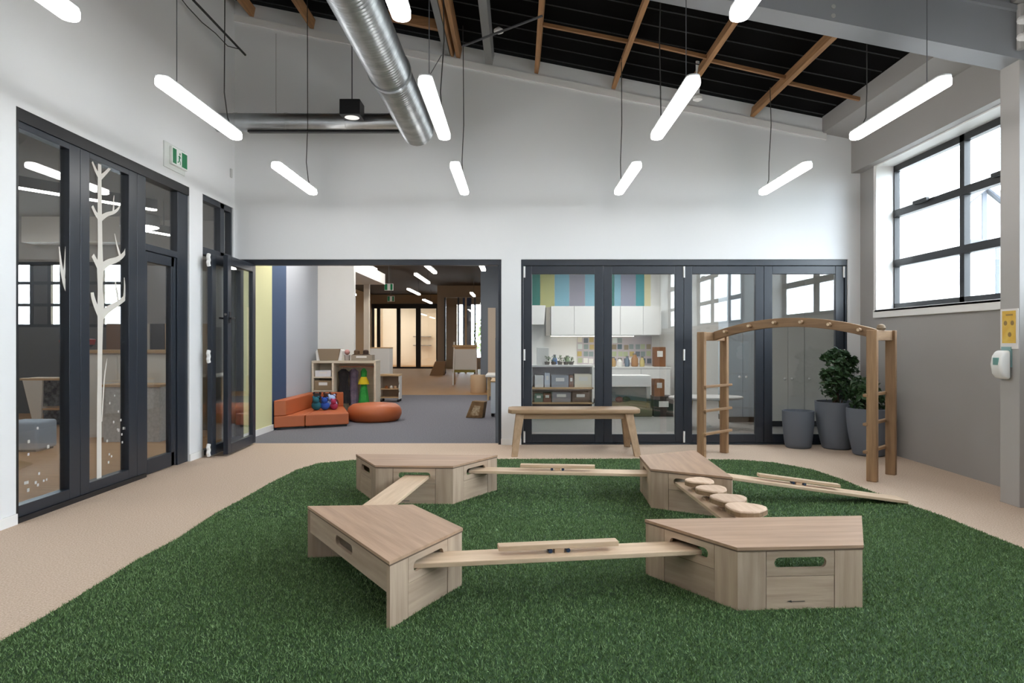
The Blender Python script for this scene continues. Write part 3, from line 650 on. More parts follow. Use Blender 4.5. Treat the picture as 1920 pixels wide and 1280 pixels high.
# ---- far hall
wf = MB().box(-6.7, -2.75, 31, 31.15, 2.93, 3.35).box(-3.55, -2.75, 31, 31.15, 0, 2.93).box(-1.3, 0, 31, 31.15, 0, 3.35).box(-2.75, -1.3, 31, 31.15, 2.9, 3.35).box(-2.75, -1.3, 31, 31.15, 0, .5)
struct(wf.build('wall_far', cm('hall_tan', 'b7a48c', .6)), 'tan end wall of the far hall')
struct(B(-6.7, -6.6, 11.6, 31, 0, 3.4).build('wall_hall', beige), 'far side wall of the hall')
d = thing('door_10', 'dark framed glass doors at the end of the far hall', 'door', (-5.4, 31, 0)); struct(d, d['label']); del d['category']
gpart(B(-6.6, -3.55, 30.95, 31.05, 2.72, 2.93).box(-6.6, -3.55, 30.95, 31.05, 0, .08), 'frame_rail', aludark, d)
for x0, x1 in ((698, 702), (707, 713), (744, 751), (780, 789), (818, 822)): gpart(B(xat(x0, 31), xat(x1, 31), 30.95, 31.05, .08, 2.72), 'stile', aludark, d)
for x0, x1 in ((713, 744), (751, 780), (789, 818)): gpart(B(xat(x0, 31), xat(x1, 31), 30.995, 31.005, .08, 2.72), 'pane', G, d)
for bx_ in ((-7, -3, 35, 35.1, 0, 3.35), (-7, -6.9, 31.15, 35, 0, 3.35), (-3.1, -3, 31.15, 35, 0, 3.35)): struct(B(*bx_).build('wall_store', cm('pale_store', 'e0cdb2', .6)), 'pale wall of the room behind the far doors')
struct(B(-7, -3, 34, 35.1, -.1, 0).build('floor', timberf), 'floor of the room behind the far doors')
for z in (1.0, 1.45): tag(B(-5.3, -4.4, 34.7, 35, z, z+.05).build('wall_shelf', cm('shelf_grey', '8f8478', .6)), 'thin shelf on the pale wall behind the far glass doors', 'shelf', 'shelves behind the far doors')
def hang(name, label, X, Y, L, z, mtl, grp, dz=.5, along='y', w_=.1):
    t = thing(name, label, 'lamp', (X, Y, z), 0 if along == 'y' else PI/2, grp)
    capsule(w_, L, 0, .04, 0, MB()).build('diffuser', mtl, t); capsule(w_+.005, L, .04, .07, 0, MB()).build('housing', lamph, t)
    MB().tube([(0, L/2-.2, .07), (0, L/2-.2, dz)], .006, 5).build('suspension_wire', wire, t)
    return t
lg = 'linear pendant lamps in the far hall'; ll = 'small glowing linear lamp hung in the dark hall ceiling'
for X, Y, L in ((-2.4, 17.3, 1.5), (-3.3, 21.8, 1.5), (-3.55, 27, 1.5), (-1.9, 15.0, 1.0), (-5.2, 13.5, 1.5), (-5.6, 17, 1.5), (-5.5, 22, 1.5), (-1.5, 23.0, 1.0)): hang('hall_lamp', ll, X, Y, L*1.6, 2.78, lampglow2, lg, 3.345-2.78, w_=.085)  # those toward the far side wall are unseen, added to brighten the hall
for X, Y in ((-2.9, 9.6), (-.8, 9.4), (-2.0, 12.6), (-.6, 13.6)): hang('room_lamp', 'unseen fill lamp added close under the dark ceiling of the carpet room', X, Y, 1.5, 3.0, fillglow, 'linear lamps of the carpet room', .345, w_=.16)  # fill lamps hidden above the doorway head, added to light the carpet room
for X in (-5.9, -4.9, -3.9): hang('store_fill_lamp', 'fill lamp added in the pale room behind the far doors', X, 33, 2.0, 2.9, lampglow2, 'fill lamps behind the far doors', .44, w_=.2)  # added fill lamps that make the room behind the glass doors bright
hang('room_lamp', 'glowing linear lamp beside the white dropped bulkhead box', -2.6, 11.95, 1.2, 2.48, softglow, 'linear lamps of the carpet room', .86, w_=.06)
hang('room_lamp', 'glowing linear lamp beside the blue grey wall end', -.75, 14.6, 1.3, 2.78, lampglow2, 'linear lamps of the carpet room', .565, w_=.09)
# glazed office
go = struct(MB().box(-3.05, -1.2, 26, 26.12, 2.89, 3.35).box(-3.05, -2.78, 26, 26.12, 0, 2.89).build('wall_office', cm('hall_taupe', '968878', .6)), 'taupe office front')
for x in (833, 858, 872, 889): B(xat(x, 25.95), xat(x+3, 25.95), 25.92, 26.0, 0, 2.89).build('office_post', alu if x != 872 else beige, go)
B(-2.78, -1.3, 26.0, 26.01, .0, 2.89).build('pane', G, go)
tag(B(-2.2, -1.85, 27.5, 27.53, .9, 3.35).build('banner', cm('navy_banner', '27385f', .7)), 'navy banner behind the office glass', 'banner')
for k, (px_, py_, Y) in enumerate(((729, 538, 16), (733, 560, 20))):
    e_ = thing('hanging_exit_sign', ['small exit sign hung beside the white dropped bulkhead box', 'small exit sign hung before the far glass doors'][k], 'sign', at(px_, py_, Y), 0, 'hanging exit signs')
    B(-.10, .10, -.02, .02, -.08, .08).build('sign_body', joinw, e_); B(-.095, -.03, -.022, -.02, -.07, .07).build('green_field', green, e_); B(.04, .095, -.022, -.02, -.07, .07).build('green_field', green, e_)
    MB().tube([(0, 0, .08), (0, 0, 3.345-e_.location.z)], .008, 5).build('rod', wire, e_)
# soft seating
def seat(label, poly, back, h_=.19):
    c = (sum(p[0] for p in poly)/len(poly), sum(p[1] for p in poly)/len(poly))
    t = thing('soft_seat', label, 'sofa', (*c, 0))
    L_ = lambda P_: [(p[0]-c[0], p[1]-c[1]) for p in P_]
    MB().prism(L_(poly), .03, h_).build('seat_base', orange, t, bevel=.012); MB().prism(L_(back), h_, .405).build('backrest', orange, t, bevel=.012)
    k = [(p[0]*.9, p[1]*.9) for p in L_(poly)]; MB().prism(k, .0, .03).build('plinth', aludark, t)
    return t
seat('orange soft seat module with a low back along the striped wall', [(-3.312, 9.28), (-2.955, 9.47), (-3.06, 10.85), (-3.312, 10.85)], [(-3.312, 9.28), (-3.17, 9.36), (-3.17, 10.85), (-3.312, 10.85)])
seat('orange soft seat module with its back toward the costume rack', [(-2.945, 9.475), (-2.40, 9.72), (-2.78, 10.90), (-3.05, 10.85)], [(-3.16, 10.70), (-2.74, 10.76), (-2.78, 10.90), (-3.165, 10.85)])
ot = thing('round_ottoman', 'round orange vinyl ottoman beside the soft seats', 'ottoman', (-2.19, 10.47, 0))
MB().lathe([(.34, .0), (.38, .03), (.41, .10), (.41, .15), (.385, .21), (.33, .25), (.2, .265), (.01, .268)], 40).build('cushion', orange, ot, smooth=True, ang=80)
tc = [('black plush toy in the pile on the orange seat', '201c1c', -3.03, 10.35, .09), ('dark brown plush toy in the pile on the orange seat', '3c2018', -2.92, 10.5, .085), ('red brown plush toy in the pile on the orange seat', '5a2820', -2.84, 10.55, .08),
      ('teal plush toy in the pile on the orange seat', '1f6474', -2.98, 10.12, .075), ('royal blue plush toy in the pile on the orange seat', '2a55b0', -2.86, 10.15, .07), ('pale blue plush toy in the pile on the orange seat', 'a9bfe6', -2.80, 10.32, .08), ('magenta plush toy in the pile on the orange seat', 'a23358', -2.74, 10.2, .06)]
for lb, cl, x, y, r in tc:
    t = thing('plush_toy', lb, 'soft toy', (x, y, .19), 0, 'plush toys on the soft seat'); mt = cm('plush_'+cl, cl, .9)
    MB().ball((0, 0, r*.9), (r, r*.8, r*.9)).build('body', mt, t, smooth=True, ang=180); MB().ball((0, -.02, r*2.0), r*.7).build('head', mt, t, smooth=True, ang=180)
    m = MB()
    for s_ in (-1, 1): m.ball((s_*r*.5, -.02, r*2.6), r*.25, 8)
    m.build('ears', mt, t, smooth=True, ang=180)
    MB().ball((0, -r*.66, r*1.9), (r*.3, r*.2, r*.25), 8).build('muzzle', cm('plush_muzzle', 'e6e2da', .9), t, smooth=True, ang=180)
# costume rack
Yc = 11.0; rx0, rx1 = -3.315, -2.28
cr = thing('costume_rack', 'pale wooden dress-up rack with shelves and a hanging bay', 'shelf unit', (rx0, Yc, 0)); W_ = rx1-rx0; pale = wood('pale_ply', 'dcd2be', 'cfc3ac', 'x', .5)
sx = (622-584)*Yc/F
B(0, W_, 0, .36, .86, .90).build('top', pale, cr); 
for x in (0, sx, W_-.03): B(x, x+.03, .0, .36, 0, .86).build('side_panel', pale, cr)
for z in (.16, .40, .62): B(.03, sx, .02, .36, z, z+.02).build('shelf', pale, cr)
B(.03, W_-.03, .34, .36, .05, .86).build('back_panel', pale, cr); MB().tube([(sx+.03, .16, .80), (W_-.03, .16, .80)], .012, 8).build('hanging_rail', chrome, cr)
def crate(label, cl, x0, x1, y0, y1, z0, z1, cat='box', grp=None, name='storage_box', lid=None):
    c = ((x0+x1)/2, (y0+y1)/2, z0); t = thing(name, label, cat, c, 0, grp); w_, d_, h_ = (x1-x0)/2, (y1-y0)/2, z1-z0; mt = cm('box_'+cl, cl, .6)
    m = MB().box(-w_, w_, -d_, d_, 0, .01).box(-w_, w_, -d_, -d_+.01, .01, h_).box(-w_, w_, d_-.01, d_, .01, h_).box(-w_, -w_+.01, -d_+.01, d_-.01, .01, h_).box(w_-.01, w_, -d_+.01, d_-.01, .01, h_)
    m.build('tub', mt, t); B(-w_*.5, w_*.5, -d_-.003, -d_, h_*.5, h_*.8).build('label_card', cm('label_white', 'e8e6e0', .5), t)
    if lid: B(-w_-.004, w_+.004, -d_-.004, d_+.004, h_, h_+.015).build('lid', cm('box_'+lid, lid, .5), t)
    return t
crate('brown tub on the middle shelf of the dress-up rack', '8d7a5f', rx0+.04, rx0+sx-.01, 11.02, 11.3, .422, .58, grp='tubs in the dress-up rack')
crate('white tub on the upper shelf of the dress-up rack', 'e0e2e4', rx0+.05, rx0+sx-.02, 11.02, 11.3, .642, .74, grp='tubs in the dress-up rack')
crate('dark olive tub on the bottom shelf of the dress-up rack', '4e4a36', rx0+.04, rx0+sx-.01, 11.02, 11.3, .182, .34, grp='tubs in the dress-up rack')
bk = thing('fabric_basket', 'brown basket with white end handles on top of the dress-up rack', 'basket', (xat(620, 11.15), 11.15, .90))
m = MB().prism([(-.145, 0), (.145, 0), (.185, .19), (-.185, .19)], -.12, .12, 'y'); m.build('tub', cm('basket_brown', '8b7a64', .8), bk, bevel=.006)
for s_ in (-1, 1): MB().prism([(s_*.148, 0), (s_*.188, .185), (s_*.215, .15), (s_*.2, 0)], -.1, .1, 'y').build('end_handle', joinw, bk)
tag(MB().ball((0, 0, .045), .045).build('toy_ball', cm('pink_ball', 'b98580', .6), loc=(xat(651, 11.1), 11.1, 1.0-.01), smooth=True, ang=180), 'pinkish toy ball sitting on a grey cup on the dress-up rack', 'ball')
tag(MB().lathe([(.045, 0), (.05, .09), (.04, .09), (.03, .02)], 16).build('grey_cup', cm('cup_grey', 'a09690', .6), loc=(xat(651, 11.1), 11.1, .90), smooth=True), 'grey cup on top of the dress-up rack under the ball', 'cup')
tr = crate('low grey tray of props on top of the dress-up rack', '9a8f80', xat(660, 11.1), xat(699, 11.1), 11.03, 11.25, .90, .99, name='prop_tray')
for x, lb in ((669, 'brown bowler hat in the tray on the dress-up rack'), (686, 'dark brown wide hat in the tray on the dress-up rack')):
    t = thing('hat', lb, 'hat', (xat(x, 11.12), 11.12, .985)); hm = cm('hat_%d' % x, '5b4530' if x == 669 else '3c2a20', .8)
    MB().lathe([(.07, 0), (.072, .012), (.045, .02), (.045, .07), (.03, .085), (.005, .088)], 20).build('crown', hm, t, smooth=True); MB().lathe([(.075, .0), (.078, .006), (.05, .012)], 20).build('brim', hm, t)
def dress(label, x, Y, z1, z0, w0, w1, c1, c2, c3=None):
    t = thing('costume', label, 'costume', (xat(x, Y), Y, 0), 0, 'costumes on the dress-up rack'); mt = cm('cloth_'+c1, c1, .85, col2=c2, scale=18)
    n = 20; v = []; levels = [(z1, w0*.35), (z1-.05, w0), (z1-(z1-z0)*.35, w0*.8), (z0, w1)]
    prof = [(r, z) for z, r in levels]
    m = MB(); k = len(prof)
    for r, z in prof: v += [(r*(1+.22*math.sin(5*q))*math.cos(q), .45*r*(1+.22*math.sin(5*q))*math.sin(q), z) for q in [2*PI*j/n for j in range(n)]]
    m.add(v, [(i*n+j, i*n+(j+1) % n, (i+1)*n+(j+1) % n, (i+1)*n+j) for i in range(k-1) for j in range(n)]+[tuple(range(n)), tuple(range((k-1)*n, k*n))])
    m.build('gown', mt, t, smooth=True, ang=70); MB().tube([(0, 0, z1-.01), (0, 0, z1+.03), (.02, 0, z1+.045)], .004, 6).build('hook', chrome, t)
    if c3: MB().lathe([(w0*2.1, 0), (w0*1.7, .06), (w0*1.0, .12)], 16, (0, 0, z1-.26), 1, .5).build('sash', cm('cloth_'+c3, c3, .8), t, smooth=True)
    return t
dress('black costume with patterned top hanging in the dress-up rack', 644, 11.16, .76, .2, .08, .10, '17161a', '2c2628', None)
dress('mauve grey patterned costume hanging in the dress-up rack', 663, 11.25, .76, .16, .07, .07, '625a70', '8a7888')
dress('green dress with a yellow sash hanging in the dress-up rack', 682, 11.16, .77, .12, .045, .09, '1f8a3c', '3fae4a', 'd8c020')
# beyond the rack
wc = thing('white_cabinet', 'white low cabinet standing on the timber floor behind the book trolley', 'cabinet', (xat(712, 15.2), 15.2, 0))
B(-.23, .22, 0, .4, .04, 1.06).build('body', joinw, wc, bevel=.01); B(-.235, .225, -.005, .405, 1.06, 1.08).build('top', birch, wc); B(-.2, .2, .03, .37, 0, .04).build('plinth', aludark, wc)
bt = thing('book_trolley', 'small low trolley shelf with wavy sides at the carpet edge', 'trolley', (xat(730, 13.6), 13.6, 0))
B(-.2, .2, 0, .3, .52, .555).build('top', birch, bt)
for s_ in (-1, 1): MB().prism([(0, .06), (.3, .06), (.3, .52), (0, .52), (-.0, .42), (.05, .36), (.0, .28), (.05, .2), (0, .12)], s_*.19-.008, s_*.19+.008, 'x').build('side_panel', joinw, bt)
for z in (.08, .25): B(-.18, .18, .02, .28, z, z+.02).build('shelf', birch, bt)
B(-.18, .18, .27, .28, .1, .52).build('back_panel', cm('trolley_back', 'a89684', .6), bt)
for x in (-.17, .17):
    for y in (.04, .26): MB().ball((x, y, .03), .03, 8).build('castor', aludark, bt, smooth=True)
for x, lb, cl in ((-.08, 'small orange toy on the book trolley', 'b06a35'), (.02, 'small white toy on the book trolley', 'e8e4de'), (.1, 'small tan toy on the book trolley', 'c9a889')):
    tag(MB().lathe([(.03, 0), (.035, .03), (.02, .05), (.005, .055)], 12).build('small_toy', cm('toy_'+cl, cl, .6), loc=(bt.location.x+x, 13.72, .27), smooth=True), lb, 'toy')
ez = thing('art_easel', 'child easel with white paper sheet standing on the timber floor', 'easel', (xat(872, 19), 19, 0))
B(-.31, .31, -.02, 0, .43, 1.0).build('paper', joinw, ez); B(-.33, .33, 0, .03, .40, 1.08).build('board', birch, ez); B(-.34, .34, -.05, .04, 1.06, 1.12).build('clamp_bar', birch, ez); B(-.35, .35, -.08, .03, .36, .42).build('tray', cm('olive_tray', '8b8440', .6), ez)
for s_ in (-1, 1): MB().bar((s_*.32, -.12, 0), (s_*.30, .02, 1.2), .04, .03).build('leg', joinw, ez); MB().bar((s_*.32, .3, 0), (s_*.30, .04, 1.2), .04, .03).build('leg', birch, ez)
ds = thing('drum_stool', 'beige cylindrical stool on the timber floor next to the white table', 'stool', (xat(897, 16.2), 16.2, 0)); MB().lathe([(.185, 0), (.19, .01), (.19, .40), (.18, .42), (.01, .425)], 28).build('drum', cm('stool_beige', 'c5aa8a', .7), ds, smooth=True)
wt = thing('white_table', 'white topped table against the blue grey partition', 'table', (-.38, 14.6, 0)); B(-.28, .26, -.6, .6, .48, .52).build('tabletop', joinw, wt, bevel=.006)
for sx_ in (-.22, .2):
    for sy_ in (-.5, .5): MB().tube([(sx_, sy_, 0), (sx_, sy_, .48)], .02, 8).build('leg', birch, wt)
lc = thing('low_cabinet', 'pale low cabinet on castors behind the doorway jamb', 'cabinet', (-.275, 10.9, 0)); B(-.15, .15, 0, .9, .06, .56).build('body', cm('pale_blue', 'c9d2dc', .5), lc, bevel=.006); B(-.155, .155, -.01, .91, .56, .58).build('top', birch, lc)
for x in (-.12, .12):
    for y in (.06, .84): MB().ball((x, y, .03), .03, 8).build('castor', aludark, lc, smooth=True)
struct(B(-.262, -.225, 8.14, 8.62, 0, 1.25).build('trim_7', bluegrey), 'blue grey panel edge behind the doorway jamb')
bg_ = thing('paper_sack', 'brown paper sack leaning on the carpet by the low cabinet', 'paper bag', (-.66, 10.85, 0), math.radians(-15))
MB().prism([(-.15, 0), (.13, 0), (.17, .26), (-.04, .27)], -.07, .07, 'y').build('sack', cm('kraft', '8a6d4a', .8, col2='6d5338', scale=14), bg_, bevel=.01)
MB().prism([(-.08, .04), (.07, .04), (.1, .19), (.0, .2)], -.073, -.07, 'y').build('printed_panel', cm('sack_print', 'c4b296', .7, col2='8a6d4a', scale=25), bg_)
tag(MB().prism([(-.3, 0), (.2, 0), (.25, .5), (-.1, .5)], 0, .5, 'y').build('storage_hamper', cm('hamper', '8f7458', .8), loc=(-2.85, 24.5, 0)), 'brown hamper in front of the taupe office front', 'hamper')

# ================================================================== SIDE ROOM (behind the left screen)
m = MB(); yb = 11.5
m.box(-12, -3.45, yb, yb+.1, 0, 1.45).box(-12, -3.45, yb, yb+.1, 2.55, 3.4).box(-12, -8.6, yb, yb+.1, 1.45, 2.55).box(-6.6, -3.45, yb, yb+.1, 1.45, 2.55)
ws = struct(m.build('wall_side', cm('side_grey', 'a3a19e', .6)), 'grey wall of the side room')
B(-12, -3.45, yb-.01, yb, 0, 1.45).build('dado_panel', cm('dado', '5a5b5a', .6), ws)
struct(B(-12, -11.9, 2.8, yb, 0, 3.4).build('wall_side', cm('side_grey', 'a3a19e', .6)), 'end wall of the side room')
struct(B(-12, XL-.15, 2.7, 2.8, 0, 3.4).build('wall_side', cm('side_grey', 'a3a19e', .6)), 'near wall of the side room')
w4 = thing('window_4', 'dark framed window of the side room', 'window', (-7.6, yb, 1.45)); struct(w4, w4['label']); del w4['category']
for x in (-8.6, -8.2, -7.9, -7.66, -7.02, -6.64): gpart(B(x-.03, x+.03, yb+.02, yb+.08, 1.45, 2.55), 'mullion', aludark, w4)
for z in (1.45, 1.80, 2.17, 2.5): gpart(B(-8.6, -6.6, yb+.02, yb+.08, z, z+.05), 'rail', aludark, w4)
gpart(B(-8.17, -7.93, yb+.03, yb+.05, 1.5, 2.5).box(-7.63, -7.05, yb+.03, yb+.05, 1.5, 2.5), 'infill_panel', cm('infill', '4c4a49', .6), w4)
gpart(B(-8.57, -6.66, yb+.055, yb+.06, 1.5, 2.5), 'pane', GW, w4)
struct(B(-8.1, -6.3, yb-.35, yb, 2.83, 3.25).build('trim_8', joinw), 'white bulkhead over the side room window')
ct = thing('reception_counter', 'white panelled counter with wooden top behind the tree decal screen', 'counter', (-4.85, 8.6, 0))
B(-.56, .56, 0, .45, 0, 1.06).build('body', joinw, ct); B(-.58, .58, -.03, .48, 1.06, 1.10).build('worktop', birch, ct)
for k in range(3): B(-.55+k*.37, -.19+k*.37, -.008, 0, .03, 1.04).build('front_panel', joinw, ct, bevel=.003)
c2 = thing('display_unit', 'low speckled white display unit with a wooden top before the counter', 'cabinet', (-4.64, 8.2, 0))
B(-.33, .34, 0, .34, 0, .66).build('body', cm('speckled', 'dcdcda', .6, col2='c2c2c0', scale=30), c2); B(-.35, .36, -.02, .36, .66, .69).build('top', birch, c2)
pf2 = thing('framed_picture', 'small framed picture standing on the speckled display unit', 'picture', (-4.62, 8.36, .69)); B(-.06, .06, 0, .015, 0, .24).build('frame', joinw, pf2); B(-.045, .045, -.002, 0, .02, .22).build('print', cm('print_grey', '8a8f96', .6, col2='d8d8d8', scale=25), pf2)
tp = thing('timber_screen', 'slatted timber screen standing behind the counter', 'screen', (-5.0, 9.3, 0))
for k, cl in enumerate(('7a5a40', 'd3b48a', 'b9b4ae', '2f2825', 'c0a182', 'd3b48a', '8d7a66')): B(-.6+k*.2, -.41+k*.2, 0, .03, 0, 1.45).build('slat_board', cm('slat_'+cl, cl, .6), tp)
ts = thing('toy_shelf', 'low toy shelf with sloping white end panel and wooden top', 'shelf unit', (-6.5, 9.6, 0))
B(-.5, .7, 0, .36, .66, .69).build('top', birch, ts); B(-.36, .68, .02, .36, .24, .27).build('shelf', birch, ts); B(-.4, .7, .34, .36, .0, .66).build('back_panel', cm('dark_back', '22262b', .6, col2='8a8f90', scale=22), ts)
MB().prism([(-.46, .66), (-.18, .66), (-.2, 0), (-.3, 0)], 0, .03, 'y').build('end_panel', joinw, ts); B(.66, .7, 0, .36, 0, .66).build('side_panel', joinw, ts)
rt = thing('toy_truck', 'red toy truck on a dark box on the toy shelf', 'toy', (-6.28, 9.75, 1.12))
MB().prism([(-.2, .04), (.2, .04), (.22, .12), (.05, .13), (-.02, .2), (-.14, .18), (-.22, .1)], -.08, .08, 'y').build('body', cm('toy_red', 'c2412e', .5), rt, bevel=.01)
for x in (-.12, .12): MB().tube([(x, -.09, .05), (x, .09, .05)], .05, 12).build('wheel', aludark, rt)
crate('dark box under the red toy truck', '2a2a2e', -6.46, -6.2, 9.65, 9.85, .69, 1.1, lid='2a2a2e'); crate('red box beside the dark box on the toy shelf', 'a02a35', -6.17, -6.05, 9.65, 9.85, .69, 1.08)
pfx = thing('cube_pouf', 'pale blue cube pouf on the timber floor by the screen', 'pouf', (-5.42, 7.6, 0)); B(-.19, .19, -.17, .17, .02, .33).build('cushion', cm('pouf_blue', 'aebccd', .7), pfx, bevel=.03, seg=3); B(-.16, .16, -.14, .14, 0, .02).build('base', aludark, pfx)
for a_, b_, lb in (((-5.35, 6.35, 2.75), (-4.25, 8.02, 2.75), 'long black channel lamp near the tree decal screen'), ((-5.3, 9.2, 2.75), (-4.85, 10.4, 2.75), 'long black channel lamp deeper in the side room')):
    a_, b_ = Vector(a_), Vector(b_); t = thing('channel_lamp', lb, 'lamp', (a_+b_)/2, 0, 'channel lamps of the side room'); c_ = (a_+b_)/2
    MB().bar(a_-c_+Vector((0, 0, .06)), b_-c_+Vector((0, 0, .06)), .08, .11).build('channel', aludark, t); MB().bar(a_-c_, b_-c_, .06, .02).build('diffuser', lampglow2, t)
    MB().tube([(0, 0, .1), (0, 0, .495)], .006, 6).build('suspension_wire', wire, t)
dp = thing('disc_pendant', 'round black drum pendant with a glowing underside', 'lamp', (-4.46, 8.07, 2.56)); MB().lathe([(.21, .0), (.21, .13), (.02, .135)], 32).build('drum', aludark, dp, smooth=True); MB().lathe([(.19, -.006), (.2, .0)], 32).build('diffuser', lampglow2, dp); MB().tube([(0, 0, .13), (0, 0, .69)], .005, 6).build('suspension_wire', wire, dp)
for X, Y in ((-8, 6), (-8, 9.5), (-5.8, 4.2)): hang('side_room_fill_lamp', 'unseen fill lamp added close under the ceiling of the side room', X, Y, 1.8, 3.0, lampglow2, 'fill lamps of the side room', .25, w_=.2)  # out of view, added as fill light for the side room

# ================================================================== KITCHEN ROOM (behind the folding doors)
yk = 14.0
wk = struct(B(.0, 5.2, yk, yk+.1, 0, 2.8).build('wall_kitchen', joinw), 'white kitchen wall with coloured panels')
for x0, x1, cl in ((998, 1013, '13766a'), (1013, 1040, 'b9b878'), (1040, 1067.6, '7fb2c4'), (1067.6, 1097, '938f9c'), (1097, 1138, '7fb2c4'), (1138, 1152, '13766a'), (1152, 1164, '7fb2c4'), (1164, 1192, '8f90a4'), (1192, 1208, '0f8f96'), (1208, 1220, 'd8cfa0')):
    B(xat(x0, yk), xat(x1, yk)-.004, yk-.012, yk, 1.9, 2.72).build('colour_panel', cm('kitchen_'+cl, cl, .6), wk)
struct(B(XR+.2, 5.2, YB, YB+WT, 0, 2.9).build('wall_kitchen', joinw), 'kitchen front wall'); struct(B(5.1, 5.2, YB+WT, yk, 0, 2.8).build('wall_kitchen', joinw), 'kitchen side wall')
xs_ = [1033, 1076.7, 1120, 1163, 1206, 1240]
for k in range(5):
    x0, x1 = xat(xs_[k], 13.66), xat(xs_[k+1], 13.66)
    t = thing('wall_cupboard', ['first', 'second', 'third', 'fourth', 'fifth'][k]+' white wall cupboard from the range hood above the kitchen counter', 'cupboard', ((x0+x1)/2, 13.66, 1.34), 0, 'wall cupboards in a row'); w_ = (x1-x0)/2-.002
    B(-w_, w_, .02, .33, 0, .58).build('carcass', joinw, t); B(-w_+.001, w_-.001, 0, .018, .001, .579).build('door', joinw, t, bevel=.002)
hd = thing('range_hood', 'white box hood beside the row of wall cupboards', 'hood', (xat(1008, 13.6), 13.6, 1.55)); MB().prism([(-.14, 0), (.13, 0), (.16, .38), (-.14, .38)], 0, .39, 'y').build('body', joinw, hd); B(.17, .26, .1, .39, -.22, .35).build('duct_cover', cm('hood_grey', '9a9488', .5), hd)
sl = thing('strip_light', 'warm strip light under the wall cupboards', 'lamp', (xat(1110, 13.7), 13.7, 1.31)); B(xat(1033, 13.7)-sl.location.x, xat(1188, 13.7)-sl.location.x, -.02, .03, 0, .012).build('diffuser', emit('strip_glow', (1, .86, .68), 5), sl); B(xat(1033, 13.7)-sl.location.x, xat(1188, 13.7)-sl.location.x, -.025, .035, .012, .028).build('housing', joinw, sl)
kc = thing('kitchen_counter', 'grey fronted kitchen counter along the kitchen wall', 'counter', (1.7, 13.4, 0)); B(-1.6, 1.3, 0, .55, .08, .68).build('body', cm('counter_grey', 'a7a3a6', .5), kc); B(-1.62, 1.32, -.02, .56, .68, .71).build('worktop', joinw, kc); B(-1.58, 1.28, .05, .55, 0, .08).build('plinth', aludark, kc)
for k in range(5): B(-1.59+k*.58, -1.02+k*.58, -.018, 0, .1, .67).build('door', joinw, kc, bevel=.002)
pb = thing('picture_display', 'wall display of many small coloured cards above the counter', 'wall display', (xat(1150, 13.97), 13.985, .74))
rp = random.Random(5); cls = ['e7e4dc', 'c9d6d2', '7d8f8c', 'b9a25a', '3f5f6a', '8a7a58', 'd8d2c0', '55606a', 'a9b48a']
bx0, bx1 = xat(1082, 13.98)-pb.location.x, xat(1222, 13.98)-pb.location.x
for i in range(13):
    for j in range(4):
        x = bx0+(bx1-bx0)*(i+.5)/13+rp.uniform(-.01, .01); z = .03+j*.14+rp.uniform(-.01, .01); cl = rp.choice(cls)
        if j == 3 and i > 7: continue
        B(x-.045, x+.045, -.004, 0, z, z+.1).build('card', cm('card_'+cl, cl, .6), pb)
B(bx0, bx1, 0, .014, 0, .58).build('board', cm('board_mauve', 'b8aeb4', .7), pb)
for k, (x, cl, r, h_, lb) in enumerate(((1040, '2a5f9a', .05, .22, 'blue bottle'), (1052, 'd9d3c6', .06, .16, 'cream jar'), (1064, '7a8f6a', .05, .2, 'green bottle'), (1150, 'b08a4a', .05, .17, 'amber jar'), (1162, 'e2e0da', .06, .15, 'white jar'), (1176, '5d6f80', .05, .19, 'slate bottle'), (1190, 'a0703c', .07, .24, 'brown vase'), (1204, 'c9b878', .05, .18, 'straw coloured vase'))):
    t = thing('counter_jar', lb+' standing on the kitchen counter', 'jar', (xat(x, 13.6), 13.6, .71), 0, 'jars on the kitchen counter'); mt = cm('jar_'+cl, cl, .4)
    MB().lathe([(r*.8, 0), (r, .02), (r, h_*.65), (r*.55, h_*.85), (r*.5, h_)], 16).build('body', mt, t, smooth=True); MB().lathe([(r*.55, h_), (r*.55, h_+.02), (.01, h_+.022)], 14).build('lid', cm('jar_lid', '6a6a66', .5), t)
# book shelf near the glass
bs = thing('book_shelf', 'low white and wood shelf of boxes behind the folding doors', 'shelf unit', (xat(1054, 11), 11.0, 0)); hw = (1113-995)/2*11/F
for z, mt in ((.80, joinw), (.44, birch), (.20, birch)): B(-hw, hw, 0, .34, z, z+.03).build('shelf', mt, bs)
for s_ in (-1, 1): B(min(s_*hw, s_*(hw-.025)), max(s_*hw, s_*(hw-.025)), 0, .34, .03, .80).build('side_panel', joinw, bs)
B(-hw, hw, .33, .34, .03, .8).build('back_panel', cm('shelf_back', 'a9a2a8', .6), bs); B(-hw, hw, .04, .3, 0, .05).build('plinth', aludark, bs)
bx = [(1003, 1019, .47, .66, 'e9e8e4', 'white box on the upper shelf of the book shelf'), (1021, 1031, .47, .70, 'c7d0da', 'narrow pale blue box on the upper shelf of the book shelf'), (1034, 1066, .47, .66, '9aa0a8', 'wide grey box on the upper shelf of the book shelf'),
      (1067, 1075, .47, .66, '7a5138', 'narrow brown box on the upper shelf of the book shelf'), (1077, 1110, .47, .68, 'ece6d2', 'wide cream box on the upper shelf of the book shelf'),
      (1002, 1018, .23, .36, '5f7d70', 'green box on the lower shelf of the book shelf'), (1019, 1033, .23, .37, '70473a', 'dark red box on the lower shelf of the book shelf'), (1035, 1070, .23, .39, '8d8c92', 'wide grey box on the lower shelf of the book shelf'), (1073, 1104, .23, .39, '5c4d44', 'wide dark brown box on the lower shelf of the book shelf')]
for x0, x1, z0, z1, cl, lb in bx: crate(lb, cl, xat(x0, 11.05), xat(x1, 11.05), 11.03, 11.28, z0, z1, grp='boxes in the book shelf')
